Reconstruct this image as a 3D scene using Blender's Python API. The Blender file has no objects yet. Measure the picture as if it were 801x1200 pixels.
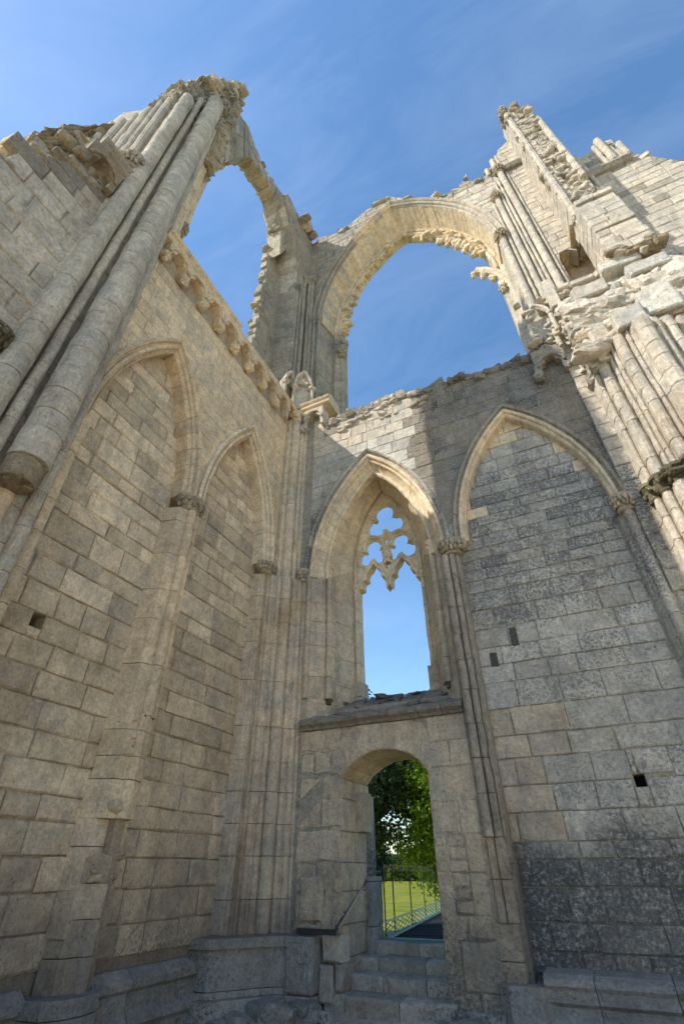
import bpy, math, random
from mathutils import Vector, Matrix, noise, geometry
import bmesh
random.seed(7)
scn = bpy.context.scene
C = scn.collection
PI = math.pi
R = random.uniform

# ---------------------------------------------------------------- camera
YAW, PIT, ROL, FPX = 0.440518, 0.6427067, -0.0076561, 560.795
cy, sy = math.cos(YAW), math.sin(YAW)
fw = Vector((-sy*math.cos(PIT), cy*math.cos(PIT), math.sin(PIT)))
rt = Vector((cy, sy, 0)); up = rt.cross(fw)
r2 = math.cos(ROL)*rt + math.sin(ROL)*up
u2 = -math.sin(ROL)*rt + math.cos(ROL)*up
cam = bpy.data.objects.new('camera', bpy.data.cameras.new('camera')); C.objects.link(cam)
M = Matrix.Identity(4)
for i in range(3):
    M[i][0] = r2[i]; M[i][1] = u2[i]; M[i][2] = -fw[i]
M[2][3] = 1.7
cam.matrix_world = M
cam.data.sensor_fit = 'HORIZONTAL'; cam.data.sensor_width = 36
cam.data.lens = 36*FPX/801
cam.data.clip_start = 0.05; cam.data.clip_end = 3000
scn.camera = cam

# ---------------------------------------------------------------- world, sun, exposure
SUN = Vector((-1.07, -1.0, 1.56)).normalized()          # towards the sun
elev = math.asin(SUN.z); az = math.atan2(SUN.x, SUN.y)
w = bpy.data.worlds.new('World'); scn.world = w; w.use_nodes = True
nt = w.node_tree; N = nt.nodes; LK = nt.links
bg = N['Background']
sky = N.new('ShaderNodeTexSky'); sky.sky_type = 'NISHITA'; sky.sun_disc = False
sky.sun_elevation = elev; sky.sun_rotation = az % (2*PI)
sky.air_density = 1.0; sky.dust_density = 0.3; sky.ozone_density = 1.4; sky.altitude = 50
tc = N.new('ShaderNodeTexCoord'); mp = N.new('ShaderNodeMapping')
mp.inputs['Rotation'].default_value = (0.3, 0.5, 0.9); mp.inputs['Scale'].default_value = (0.9, 3.2, 1.6)
nz = N.new('ShaderNodeTexNoise'); nz.inputs['Scale'].default_value = 2.2; nz.inputs['Detail'].default_value = 8; nz.inputs['Roughness'].default_value = 0.62
nz.inputs['Distortion'].default_value = 0.7
rp = N.new('ShaderNodeValToRGB'); rp.color_ramp.elements[0].position = 0.40; rp.color_ramp.elements[1].position = 0.85
rp.color_ramp.elements[1].color = (0.13, 0.13, 0.13, 1)
LK.new(tc.outputs['Generated'], mp.inputs['Vector']); LK.new(mp.outputs[0], nz.inputs['Vector']); LK.new(nz.outputs['Fac'], rp.inputs[0])
hs = N.new('ShaderNodeHueSaturation'); hs.inputs['Saturation'].default_value = 1.16; hs.inputs['Hue'].default_value = 0.496
LK.new(sky.outputs[0], hs.inputs['Color'])
mx = N.new('ShaderNodeMix'); mx.data_type = 'RGBA'; mx.inputs[7].default_value = (5.0, 5.7, 6.8, 1)
LK.new(rp.outputs[0], mx.inputs[0]); LK.new(hs.outputs[0], mx.inputs[6]); LK.new(mx.outputs[2], bg.inputs['Color'])
bg.inputs['Strength'].default_value = 0.075
sl = bpy.data.lights.new('sun', 'SUN'); sl.energy = 2.0; sl.angle = math.radians(0.53); sl.color = (1.0, 0.93, 0.83)
so = bpy.data.objects.new('sun', sl); C.objects.link(so); so.rotation_euler = SUN.to_track_quat('Z', 'Y').to_euler(); so.location = SUN*60
scn.view_settings.view_transform = 'Standard'; scn.view_settings.look = 'None'
scn.view_settings.exposure = 1.82; scn.view_settings.gamma = 1
scn.cycles.transparent_max_bounces = 48; scn.cycles.max_bounces = 10; scn.cycles.diffuse_bounces = 6

# ---------------------------------------------------------------- materials
def stone_mat(name, A, B, lichen=0.3, lic_col=(0.05, 0.052, 0.055), warm=0.25, grey=0.3, zramp=None, bump=0.5, band=None, specks=0.25, rnd=0.28, grain=0.34, streak=0.35, blockmix=0.4, foot_dark=0.0, foot_dark_z=None):
    """weathered limestone: mottled colour per block, lichens, rust stains, pale specks"""
    m = bpy.data.materials.new(name); m.use_nodes = True
    t = m.node_tree; n = t.nodes; l = t.links; b = n['Principled BSDF']
    def nd(k, **kw):
        q = n.new(k)
        for a, v in kw.items(): setattr(q, a, v)
        return q
    geo = nd('ShaderNodeNewGeometry'); oi = nd('ShaderNodeObjectInfo')
    def math_(op, a, bb=None, clamp=False):
        q = nd('ShaderNodeMath', operation=op, use_clamp=clamp)
        for i, v in enumerate((a, bb)):
            if v is None: continue
            if hasattr(v, 'is_output'): l.new(v, q.inputs[i])
            else: q.inputs[i].default_value = v
        return q.outputs[0]
    def tex(scale, detail=4, rough=0.6, off=(0, 0, 0), sc=(1, 1, 1)):
        mpn = nd('ShaderNodeMapping'); mpn.inputs['Location'].default_value = off; mpn.inputs['Scale'].default_value = sc
        l.new(geo.outputs['Position'], mpn.inputs['Vector'])
        q = nd('ShaderNodeTexNoise'); q.inputs['Scale'].default_value = scale; q.inputs['Detail'].default_value = detail; q.inputs['Roughness'].default_value = rough
        l.new(mpn.outputs[0], q.inputs['Vector']); return q.outputs['Fac']
    def ramp(v, p0, p1):
        q = nd('ShaderNodeMapRange', interpolation_type='SMOOTHSTEP'); l.new(v, q.inputs[0])
        q.inputs[1].default_value = p0; q.inputs[2].default_value = p1; return q.outputs[0]
    def mix(f, a, c, mode='MIX'):
        q = nd('ShaderNodeMix', data_type='RGBA', blend_type=mode)
        if hasattr(f, 'is_output'): l.new(f, q.inputs[0])
        else: q.inputs[0].default_value = f
        for i, v in ((6, a), (7, c)):
            if hasattr(v, 'is_output'): l.new(v, q.inputs[i])
            else: q.inputs[i].default_value = (*v, 1)
        return q.outputs[2]
    r = math_('FRACT', math_('ADD', oi.outputs['Random'], geo.outputs['Random Per Island']))
    r3 = math_('FRACT', math_('MULTIPLY', r, 7.31))
    big = tex(0.55, 3, 0.55, (3, 7, 1))
    f = math_('ADD', math_('MULTIPLY', r, blockmix), math_('MULTIPLY', ramp(big, 0.35, 0.68), 1-blockmix), True)
    col = mix(f, A, B)
    # brightness per block
    br = nd('ShaderNodeMapRange'); l.new(r3, br.inputs[0]); br.inputs[3].default_value = 1-rnd; br.inputs[4].default_value = 1+rnd*0.7
    vb = nd('ShaderNodeVectorMath', operation='SCALE'); l.new(col, vb.inputs[0]); l.new(br.outputs[0], vb.inputs['Scale']); col = vb.outputs[0]
    # rust / ochre wash
    col = mix(math_('MULTIPLY', ramp(tex(1.3, 5, 0.65, (11, 2, 5), (1, 1, .5)), 0.5, 0.72), warm), col, (0.34, 0.20, 0.085))
    # cool grey weathering patches
    col = mix(math_('MULTIPLY', ramp(tex(1.9, 6, 0.7, (1, 20, 9), (1, 1, .7)), 0.46, 0.66), grey), col, (0.36, 0.355, 0.335))
    # mottling at several sizes: hand-sized clouds, grain, pits, rain streaks
    fine = tex(22, 7, 0.78)
    fine2 = tex(6, 6, 0.72, (5, 5, 5))
    def scale(c, lo, hi, v, p0=.28, p1=.72):
        q = nd('ShaderNodeMapRange'); l.new(v, q.inputs[0]); q.inputs[1].default_value = p0; q.inputs[2].default_value = p1; q.inputs[3].default_value = lo; q.inputs[4].default_value = hi
        vm = nd('ShaderNodeVectorMath', operation='SCALE'); l.new(c, vm.inputs[0]); l.new(q.outputs[0], vm.inputs['Scale']); return vm.outputs[0]
    col = scale(col, 1-grain, 1+grain*.75, fine)
    col = scale(col, 1-grain*.9, 1+grain*.7, fine2)
    col = mix(math_('MULTIPLY', ramp(tex(2.6, 5, .7, (8, 3, 4), (1, 1, .22)), .52, .70), streak), col, (0.14, 0.12, 0.095))
    pits = ramp(tex(38, 3, .6, (1, 9, 4)), .62, .72)
    col = mix(math_('MULTIPLY', math_('MULTIPLY', pits, ramp(tex(3.2, 3, .6, (6, 6, 1)), .42, .6)), .6), col, (0.10, 0.08, 0.055))
    # amount of lichen: large noise + optional height ramp
    am = ramp(tex(0.8, 4, 0.6, (9, 9, 3)), 0.38, 0.66)
    am = math_('MULTIPLY', am, lichen)
    if zramp:
        sep = nd('ShaderNodeSeparateXYZ'); l.new(geo.outputs['Position'], sep.inputs[0])
        zj = math_('ADD', sep.outputs['Z'], math_('MULTIPLY', math_('SUBTRACT', tex(0.9, 4, 0.7, (2, 4, 8)), 0.5), 1.6))
        cr = nd('ShaderNodeValToRGB'); el = cr.color_ramp.elements
        while len(el) < len(zramp): el.new(0.5)
        for e, (zz, v) in zip(el, zramp): e.position = zz/30; e.color = (v, v, v, 1)
        l.new(math_('DIVIDE', zj, 30.0), cr.inputs[0])
        am = math_('ADD', am, math_('MULTIPLY', cr.outputs[0], 1.0), True)
        # blocks differ in how much they carry
    am2 = math_('MULTIPLY', am, math_('ADD', math_('MULTIPLY', r3, 0.5), 0.65))
    spots = tex(26, 7, 0.78, (7, 1, 2))
    th = math_('SUBTRACT', spots, math_('SUBTRACT', 0.655, math_('MULTIPLY', am2, 0.235)))
    ls = ramp(th, -0.03, 0.13)
    col = mix(math_('MULTIPLY', ls, math_('ADD', math_('MULTIPLY', am2, 0.5), 0.45), True), col, lic_col)
    # pale crusty specks
    vo = nd('ShaderNodeTexVoronoi'); vo.inputs['Scale'].default_value = 15
    l.new(geo.outputs['Position'], vo.inputs['Vector'])
    sp = math_('MULTIPLY', math_('LESS_THAN', vo.outputs['Distance'], 0.22), ramp(tex(3, 3, .6, (4, 4, 4)), 0.5, 0.62))
    col = mix(math_('MULTIPLY', sp, specks), col, (0.50, 0.50, 0.46))
    if band:
        sp3 = nd('ShaderNodeSeparateXYZ'); l.new(geo.outputs['Position'], sp3.inputs[0])
        zb_ = math_('ADD', sp3.outputs['Z'], math_('MULTIPLY', math_('SUBTRACT', tex(0.7, 4, 0.7, (6, 3, 1)), 0.5), 2.4))
        bb = math_('MULTIPLY', ramp(zb_, band[0], band[0]+.8), ramp(zb_, band[1], band[1]-1.4))
        bb = math_('MULTIPLY', bb, math_('ADD', math_('MULTIPLY', ramp(tex(1.6, 5, .7, (2, 7, 7)), .40, .62), .6), math_('MULTIPLY', r3, .4)))
        col = mix(math_('MULTIPLY', bb, band[2]), col, (0.27, 0.18, 0.10))
    if foot_dark:  # mixes in a darker cool grey towards the foot of the wall
        sp2 = nd('ShaderNodeSeparateXYZ'); l.new(geo.outputs['Position'], sp2.inputs[0])
        zz_ = math_('ADD', sp2.outputs['Z'], math_('MULTIPLY', math_('SUBTRACT', tex(1.1, 5, 0.7, (3, 3, 8)), 0.5), 2.2))
        dm_ = ramp(zz_, foot_dark_z[0], foot_dark_z[1]) if foot_dark_z else ramp(zz_, 2.5, 0.7)
        if foot_dark_z: dm_ = math_('MULTIPLY', dm_, math_('ADD', math_('MULTIPLY', r3, .35), math_('MULTIPLY', ramp(spots, .34, .52), .75), True))
        col = mix(math_('MULTIPLY', dm_, foot_dark), col, mix(fine2, (0.04, 0.043, 0.048), (0.13, 0.135, 0.14)))
    l.new(col, b.inputs['Base Color'])
    b.inputs['Roughness'].default_value = 0.92
    b.inputs['Specular IOR Level'].default_value = 0.15
    h = math_('ADD', math_('MULTIPLY', fine, 0.6), math_('MULTIPLY', fine2, 1.2))
    h = math_('ADD', h, math_('MULTIPLY', pits, -0.35))
    bp = nd('ShaderNodeBump'); bp.inputs['Strength'].default_value = bump; bp.inputs['Distance'].default_value = 0.05
    l.new(h, bp.inputs['Height']); l.new(bp.outputs[0], b.inputs['Normal'])
    return m

Z_ = [(0, .75), (1.6, .30), (2.6, .04), (30, 0)]
WARM = stone_mat('limestone_warm', (0.87, 0.68, 0.435), (0.70, 0.56, 0.38), lichen=0.10, warm=0.25, grey=0.30, band=(2.2, 5.6, .3), zramp=Z_, rnd=.10, blockmix=.15, streak=.25, foot_dark=.5, bump=.7, lic_col=(0.13, 0.11, 0.085))
PANEL = stone_mat('limestone_panel_warm', (0.88, 0.72, 0.49), (0.64, 0.51, 0.355), lichen=0.25, warm=0.3, grey=0.38, band=(2.4, 5.2, .45), zramp=Z_, lic_col=(0.24, 0.19, 0.13), rnd=.27, blockmix=.5, streak=.3, foot_dark=.55, bump=.8)
GREY = stone_mat('limestone_grey', (0.72, 0.66, 0.53), (0.55, 0.53, 0.465), lichen=0.40, warm=0.22, grey=0.45, zramp=[(0, .7), (1.5, .7), (2.1, .35), (4.6, .35), (5.4, .9), (8.0, 1), (9.2, .25), (30, .0)], rnd=.2, lic_col=(0.17, 0.168, 0.16), foot_dark=.86, bump=.9, specks=.5, foot_dark_z=(2.35, 1.9))
DOORST = stone_mat('limestone_door', (0.74, 0.60, 0.41), (0.60, 0.51, 0.38), lichen=0.3, warm=0.35, grey=0.5, zramp=[(0, .8), (.9, .4), (1.4, .1), (30, 0)], rnd=.14, blockmix=.3, foot_dark=.4, bump=.9, lic_col=(0.2, 0.18, 0.145))
DARK = stone_mat('limestone_dark_lichen', (0.40, 0.34, 0.255), (0.24, 0.22, 0.185), lichen=0.95, warm=0.2, grey=0.4, lic_col=(0.075, 0.07, 0.062), bump=1.0, specks=.8, rnd=.1, blockmix=.15)
PALE = stone_mat('limestone_pale', (0.70, 0.61, 0.475), (0.585, 0.52, 0.415), lichen=0.5, warm=0.2, grey=0.5, lic_col=(0.22, 0.20, 0.17), bump=0.9, specks=.4, rnd=.12, blockmix=.3, streak=.3)
CREAM = stone_mat('limestone_cream', (0.86, 0.70, 0.47), (0.76, 0.63, 0.45), lichen=0.15, warm=0.3, grey=0.3, rnd=.08, blockmix=.3, lic_col=(0.22, 0.19, 0.145), bump=.6)
CORN = stone_mat('limestone_corner', (0.74, 0.59, 0.40), (0.57, 0.48, 0.36), lichen=0.35, warm=0.45, grey=0.4, zramp=[(0, .9), (1.2, .3), (2, .1), (30, 0)], rnd=.10, blockmix=.2, foot_dark=.55, streak=.5, lic_col=(0.12, 0.105, 0.085))
TALL = stone_mat('limestone_tall_pier', (0.74, 0.65, 0.50), (0.58, 0.525, 0.42), lichen=0.5, warm=0.3, grey=0.4, lic_col=(0.15, 0.14, 0.12), bump=1.0, rnd=.10, blockmix=.2, streak=.4)
HIGH = stone_mat('limestone_high_grey', (0.56, 0.48, 0.36), (0.40, 0.36, 0.29), lichen=0.8, warm=0.2, grey=0.35, lic_col=(0.11, 0.102, 0.09), bump=1.1, rnd=.12, blockmix=.2, streak=.5)
ROUGH = stone_mat('rubble_ochre', (0.52, 0.40, 0.25), (0.42, 0.35, 0.25), lichen=0.7, warm=0.6, grey=0.2, bump=1.3, lic_col=(0.11, 0.095, 0.07), rnd=.2)
CAPM = stone_mat('capital_stone', (0.62, 0.53, 0.38), (0.44, 0.39, 0.29), lichen=0.6, warm=0.4, grey=0.3, bump=1.0, lic_col=(0.10, 0.09, 0.07), specks=.5)
BLACKST = stone_mat('black_lichened_stone', (0.13, 0.12, 0.10), (0.08, 0.08, 0.075), lichen=0.8, warm=0.3, grey=0.2, bump=1.1, lic_col=(0.03, 0.03, 0.03), specks=.6)
MOSS = stone_mat('stone_mossy', (0.22, 0.19, 0.11), (0.15, 0.14, 0.09), lichen=0.8, warm=0.5, grey=0.1, bump=1.2, specks=.9)
BASE = stone_mat('stone_base_dark', (0.44, 0.43, 0.395), (0.29, 0.29, 0.28), lichen=0.7, warm=0.25, grey=0.3, bump=1.1, specks=.4)
STEP = stone_mat('stone_step', (0.58, 0.53, 0.44), (0.42, 0.395, 0.345), lichen=0.6, warm=0.3, grey=0.3, bump=1.0)
MORTAR = stone_mat('mortar', (0.62, 0.49, 0.33), (0.48, 0.39, 0.275), lichen=0.35, warm=0.4, grey=0.2, bump=1.0, rnd=.05, foot_dark=.6)
MORTARG = stone_mat('mortar_grey', (0.50, 0.44, 0.34), (0.38, 0.345, 0.285), lichen=0.5, warm=0.2, grey=0.3, bump=1.0, rnd=.05, foot_dark=.6)

def simple(name, col, rough=0.6, metal=0.0, scale=6, var=0.3, bump=0.2, trans=0):
    m = bpy.data.materials.new(name); m.use_nodes = True
    t = m.node_tree; n = t.nodes; l = t.links; b = n['Principled BSDF']
    g = n.new('ShaderNodeNewGeometry'); q = n.new('ShaderNodeTexNoise'); q.inputs['Scale'].default_value = scale; q.inputs['Detail'].default_value = 6
    l.new(g.outputs['Position'], q.inputs['Vector'])
    x = n.new('ShaderNodeMix'); x.data_type = 'RGBA'; l.new(q.outputs['Fac'], x.inputs[0])
    x.inputs[6].default_value = (*[c*(1-var) for c in col], 1); x.inputs[7].default_value = (*[min(1, c*(1+var)) for c in col], 1)
    l.new(x.outputs[2], b.inputs['Base Color']); b.inputs['Specular IOR Level'].default_value = .5 if rough < .7 else .04; b.inputs['Roughness'].default_value = rough; b.inputs['Metallic'].default_value = metal
    if bump:
        bp = n.new('ShaderNodeBump'); bp.inputs['Strength'].default_value = bump; bp.inputs['Distance'].default_value = 0.02
        l.new(q.outputs['Fac'], bp.inputs['Height']); l.new(bp.outputs[0], b.inputs['Normal'])
    if trans: b.inputs['Transmission Weight'].default_value = trans
    return m
METAL = simple('painted_steel', (0.05, 0.055, 0.06), 0.45, 0.6, 20, .3, .05)
RAILM = simple('handrail_steel', (0.13, 0.14, 0.16), 0.4, 0.8, 20, .2, .05)
DECK = simple('deck_boards', (0.022, 0.024, 0.026), 1.0, 0, 9, .35, .5)
TEAL = simple('teal_painted_metal', (0.09, 0.20, 0.20), 0.5, 0.2, 12, .2, .1)
HOLE = simple('dark_hole', (0.015, 0.015, 0.018), 0.95)
BARK = simple('bark', (0.09, 0.07, 0.05), 0.9, 0, 14, .5, 1)
GLASS = bpy.data.materials.new('balustrade_glass'); GLASS.use_nodes = True
_n = GLASS.node_tree.nodes; _l = GLASS.node_tree.links
_t = _n.new('ShaderNodeBsdfTransparent'); _t.inputs[0].default_value = (0.95, 0.975, 0.965, 1)
_g = _n.new('ShaderNodeBsdfGlossy'); _g.inputs['Roughness'].default_value = 0.02
_m = _n.new('ShaderNodeMixShader'); _m.inputs[0].default_value = 0.008
_l.new(_t.outputs[0], _m.inputs[1]); _l.new(_g.outputs[0], _m.inputs[2]); _l.new(_m.outputs[0], _n['Material Output'].inputs['Surface'])

def leaf_mat(name, a, b_, tr=0.35):
    m = bpy.data.materials.new(name); m.use_nodes = True
    t = m.node_tree; n = t.nodes; l = t.links; b = n['Principled BSDF']; out = n['Material Output']
    g = n.new('ShaderNodeNewGeometry'); x = n.new('ShaderNodeMix'); x.data_type = 'RGBA'
    l.new(g.outputs['Random Per Island'], x.inputs[0]); x.inputs[6].default_value = (*a, 1); x.inputs[7].default_value = (*b_, 1)
    l.new(x.outputs[2], b.inputs['Base Color']); b.inputs['Roughness'].default_value = 0.5; b.inputs['Specular IOR Level'].default_value = .3
    tl = n.new('ShaderNodeBsdfTranslucent'); l.new(x.outputs[2], tl.inputs['Color'])
    ms = n.new('ShaderNodeMixShader'); ms.inputs[0].default_value = tr
    l.new(b.outputs[0], ms.inputs[1]); l.new(tl.outputs[0], ms.inputs[2]); l.new(ms.outputs[0], out.inputs['Surface'])
    return m
LEAFB = leaf_mat('leaves_bright', (0.30, 0.42, 0.035), (0.13, 0.24, 0.02), .5)
LEAFD = leaf_mat('leaves_dark', (0.035, 0.065, 0.02), (0.02, 0.042, 0.014), .25)  # carries the shade of the left foliage in its leaf colour
LEAFM = leaf_mat('leaves_mid', (0.08, 0.12, 0.025), (0.04, 0.07, 0.018), .3)

# ---------------------------------------------------------------- object helpers
def thing(name, label, cat, loc=(0, 0, 0), group=None):
    o = bpy.data.objects.new(name, None); C.objects.link(o); o.location = loc
    o.empty_display_size = .2
    o['label'] = label; o['category'] = cat; o['kind'] = 'thing'
    if group: o['group'] = group
    return o
def part(name, parent, label=None):
    """an empty that gathers sub-parts of one thing"""
    o = bpy.data.objects.new(name, None); C.objects.link(o); o.parent = parent
    if label: o['label'] = label
    return o
def wloc(p):
    v = Vector((0, 0, 0))
    while p: v += p.location; p = p.parent
    return v
def mesh(name, verts, faces, mat, parent=None, smooth=False, kind=None, label=None):
    off = wloc(parent)
    me = bpy.data.meshes.new(name); me.from_pydata([Vector(v)-off for v in verts], [], faces)
    if smooth: me.polygons.foreach_set('use_smooth', [True]*len(me.polygons))
    me.materials.append(mat)
    o = bpy.data.objects.new(name, me); C.objects.link(o); o.parent = parent
    if kind: o['kind'] = kind
    if label: o['label'] = label
    return o
class MB:
    def __init__(s): s.v = []; s.f = []
    def add(s, v, f):
        b = len(s.v); s.v += [tuple(p) for p in v]; s.f += [tuple(b+i for i in q) for q in f]
    def build(s, *a, **k): return mesh(a[0], s.v, s.f, *a[1:], **k)

class Frame:
    """vertical plane: origin o, horizontal direction u; d is the distance out of the wall (u x z)"""
    def __init__(s, o, u):
        s.o = Vector(o); s.u = Vector((u[0], u[1], 0)).normalized(); s.n = s.u.cross(Vector((0, 0, 1)))
    def P(s, u, z, d=0): return s.o + s.u*u + s.n*d + Vector((0, 0, z))
FL = Frame((-5.24, 0, 0), (0, 1))      # left wall: u = y, d = +x
FW = Frame((0, 8, 0), (1, 0))          # far wall: u = x, d = -y

def clip(poly, a, b, c):
    """keep a*x+b*y <= c"""
    out = []
    n = len(poly)
    for i in range(n):
        p, q = poly[i], poly[(i+1) % n]
        dp = a*p[0]+b*p[1]-c; dq = a*q[0]+b*q[1]-c
        if dp <= 0: out.append(p)
        if dp*dq < 0:
            t = dp/(dp-dq); out.append((p[0]+t*(q[0]-p[0]), p[1]+t*(q[1]-p[1])))
    return out
def area(p):
    return 0.5*sum(p[i][0]*p[(i+1) % len(p)][1]-p[(i+1) % len(p)][0]*p[i][1] for i in range(len(p))) if len(p) > 2 else 0
def subtract(poly, hole, minA=0.012, depth=2):
    """convex poly minus convex hole (CCW), greedy pieces"""
    n = len(hole)
    xs = [p[0] for p in hole]; zs = [p[1] for p in hole]
    if max(p[0] for p in poly) <= min(xs) or min(p[0] for p in poly) >= max(xs) or max(p[1] for p in poly) <= min(zs) or min(p[1] for p in poly) >= max(zs): return [poly]
    best = None
    for i in range(n):
        p, q = hole[i], hole[(i+1) % n]
        dx, dz = q[0]-p[0], q[1]-p[1]; L = math.hypot(dx, dz)
        if L < 1e-6: continue
        a, b = dz/L, -dx/L           # outward normal of CCW edge
        c = a*p[0]+b*p[1]
        out = clip(poly, -a, -b, -c)
        A = area(out)
        if best is None or A > best[0]: best = (A, out, clip(poly, a, b, c))
    A, out, rest = best
    if A >= area(poly)-1e-6: return [poly]
    res = [out] if A > minA else []
    if depth > 1 and A > minA and area(rest) > minA: res += [r for r in subtract(rest, hole, minA, depth-1) if area(r) > minA and r != rest]
    return res
def resample(poly, step, jit):
    out = []
    n = len(poly)
    for i in range(n):
        p, q = poly[i], poly[(i+1) % n]; L = math.hypot(q[0]-p[0], q[1]-p[1])
        if L < 0.015: continue
        k = max(1, int(L/step+0.5))
        for j in range(k):
            t = (j + (R(-.15, .15) if j else 0))/k
            out.append((p[0]+(q[0]-p[0])*t + R(-jit, jit), p[1]+(q[1]-p[1])*t + R(-jit, jit)))
    return out
def stone_geo(fr, poly, d1, d0, bev, gap, jit=0.006, step=0.3, tilt=0.006):
    cx = sum(p[0] for p in poly)/len(poly); cz = sum(p[1] for p in poly)/len(poly)
    w = max(p[0] for p in poly)-min(p[0] for p in poly); h = max(p[1] for p in poly)-min(p[1] for p in poly)
    if min(w, h) < 0.05: return None
    sx = 1-2*gap/w; sz = 1-2*gap/h
    poly = [(cx+(p[0]-cx)*sx, cz+(p[1]-cz)*sz) for p in poly]
    pl = resample(poly, step, jit)
    n = len(pl)
    if n < 3: return None
    bw = min(bev*R(.7, 1.5), w*.2, h*.2)
    fx = 1-2*bw/w; fz = 1-2*bw/h
    ta, tb = R(-tilt, tilt)/max(w, .2), R(-tilt, tilt)/max(h, .2)
    v = [fr.P(p[0], p[1], d0) for p in pl]
    v += [fr.P(p[0], p[1], d1-bev*R(.5, 1.3)) for p in pl]
    v += [fr.P(cx+(p[0]-cx)*fx+R(-jit, jit)*.4, cz+(p[1]-cz)*fz+R(-jit, jit)*.4, d1+ta*(p[0]-cx)+tb*(p[1]-cz)) for p in pl]
    f = [tuple(range(2*n, 3*n)), tuple(range(n-1, -1, -1))]
    for k in (0, n):
        for i in range(n):
            j = (i+1) % n; f.append((k+i, k+j, k+n+j, k+n+i))
    return v, f
def profile_clip(poly, prof):
    """cut convex stone by a broken skyline given as polyline [(u,z)...]: use the segment under its centre"""
    cx = sum(p[0] for p in poly)/len(poly)
    for (a, za), (b, zb) in zip(prof, prof[1:]):
        if a <= cx <= b:
            s = (zb-za)/(b-a); return clip(poly, -s, 1, za-s*a)
    return []
def interp(prof, u):
    for (a, za), (b, zb) in zip(prof, prof[1:]):
        if a <= u <= b: return za+(zb-za)*(u-a)/(b-a)
    return prof[0][1] if u < prof[0][0] else prof[-1][1]
def courses(z0, z1, lo, hi):
    z = [z0]
    while z[-1] < z1-lo*.6: z.append(z[-1]+R(lo, hi))
    z[-1] = z1; return z
def ashlar(parent, fr, u0, u1, zs, holes=(), top=None, bottom=None, keep=None, mat=WARM, wlo=.35, whi=.75, d=0, depth=.14, bev=.012, gap=.006, jit=.006, proud=.008, name='stone', limit=300, step=.3, splits=(), matf=None, skip=()):
    cnt = 0; rest = MB()
    for k in range(len(zs)-1):
        a, b = zs[k], zs[k+1]
        us = [u0 - (R(0, wlo*.8) if k % 2 else 0)]
        h = b-a
        while us[-1] < u1: us.append(us[-1]+R(wlo, whi)*(0.75+0.25*h/.32))
        if len(us) > 2 and u1-us[-2] < wlo*.6: us.pop(-2)
        if len(us) > 2 and us[1]-u0 < wlo*.4: us.pop(1)
        for i in range(len(us)-1):
            x0, x1 = max(us[i], u0), min(us[i+1], u1)
            if x1-x0 < .07: continue
            hasp = [s for s in splits if x0+.05 < s < x1-.05]
            segs = [x0]+hasp+[x1]
            for s0, s1 in zip(segs, segs[1:]):
                polys = [[(s0, a), (s1, a), (s1, b), (s0, b)]]
                for hl in holes:
                    nx = []
                    for p in polys: nx += subtract(p, hl)
                    polys = nx
                if top: polys = [q for q in (profile_clip(p, top) for p in polys) if len(q) > 2 and area(q) > .012]
                if bottom:
                    q2 = []
                    for p in polys:
                        c = clip([(x, -z) for x, z in p][::-1], 0, 1, 1e9)
                        c = profile_clip(c, [(x, -z) for x, z in bottom])
                        if len(c) > 2 and area(c) > .012: q2.append([(x, -z) for x, z in c][::-1])
                    polys = q2
                for p in polys:
                    if area(p) < .008: continue
                    ccx = sum(q[0] for q in p)/len(p); ccz = sum(q[1] for q in p)/len(p)
                    if keep and not keep(ccx, ccz): continue
                    odd = R(0, 1) < .06
                    g = stone_geo(fr, p, d+R(-.6*proud, proud), d-depth, bev*R(.7, 1.9), gap, jit*(2 if odd else R(.6, 1.4)), step)
                    if not g: continue
                    cnt += 1
                    if cnt <= limit: mesh(name, g[0], g[1], matf(ccx, ccz) if matf else mat, parent)
                    else: rest.add(*g)
    if rest.v: rest.build('stonework', mat, parent, kind='stuff')
    return cnt

def core(name, fr, outline, holes, d1, d0, mat, parent, kind=None):
    """slab with holes (mortar core behind the stones)"""
    loops = [outline]+list(holes)
    tri = geometry.tessellate_polygon([[Vector((p[0], p[1], 0)) for p in lp] for lp in loops])
    flat = [p for lp in loops for p in lp]; n = len(flat)
    v = [fr.P(p[0], p[1], d1) for p in flat]+[fr.P(p[0], p[1], d0) for p in flat]
    f = []
    for t in tri:
        a = area([flat[i] for i in t])
        t = t if a > 0 else t[::-1]
        f.append(tuple(t)); f.append(tuple(i+n for i in t[::-1]))
    b = 0
    for k, lp in enumerate(loops):
        m = len(lp); s = area(lp) > 0
        if k: s = not s
        for i in range(m):
            j = (i+1) % m
            q = (b+i, b+i+n, b+j+n, b+j)
            # outer loops: normal outward
            q = (b+j, b+i, b+i+n, b+j+n)
            f.append(q if s == (k == 0) or k else q[::-1])
        b += m
    o = mesh(name, v, f, mat, parent, kind=kind)
    bm = bmesh.new(); bm.from_mesh(o.data); bmesh.ops.recalc_face_normals(bm, faces=bm.faces); bm.to_mesh(o.data); bm.free()
    return o

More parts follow.
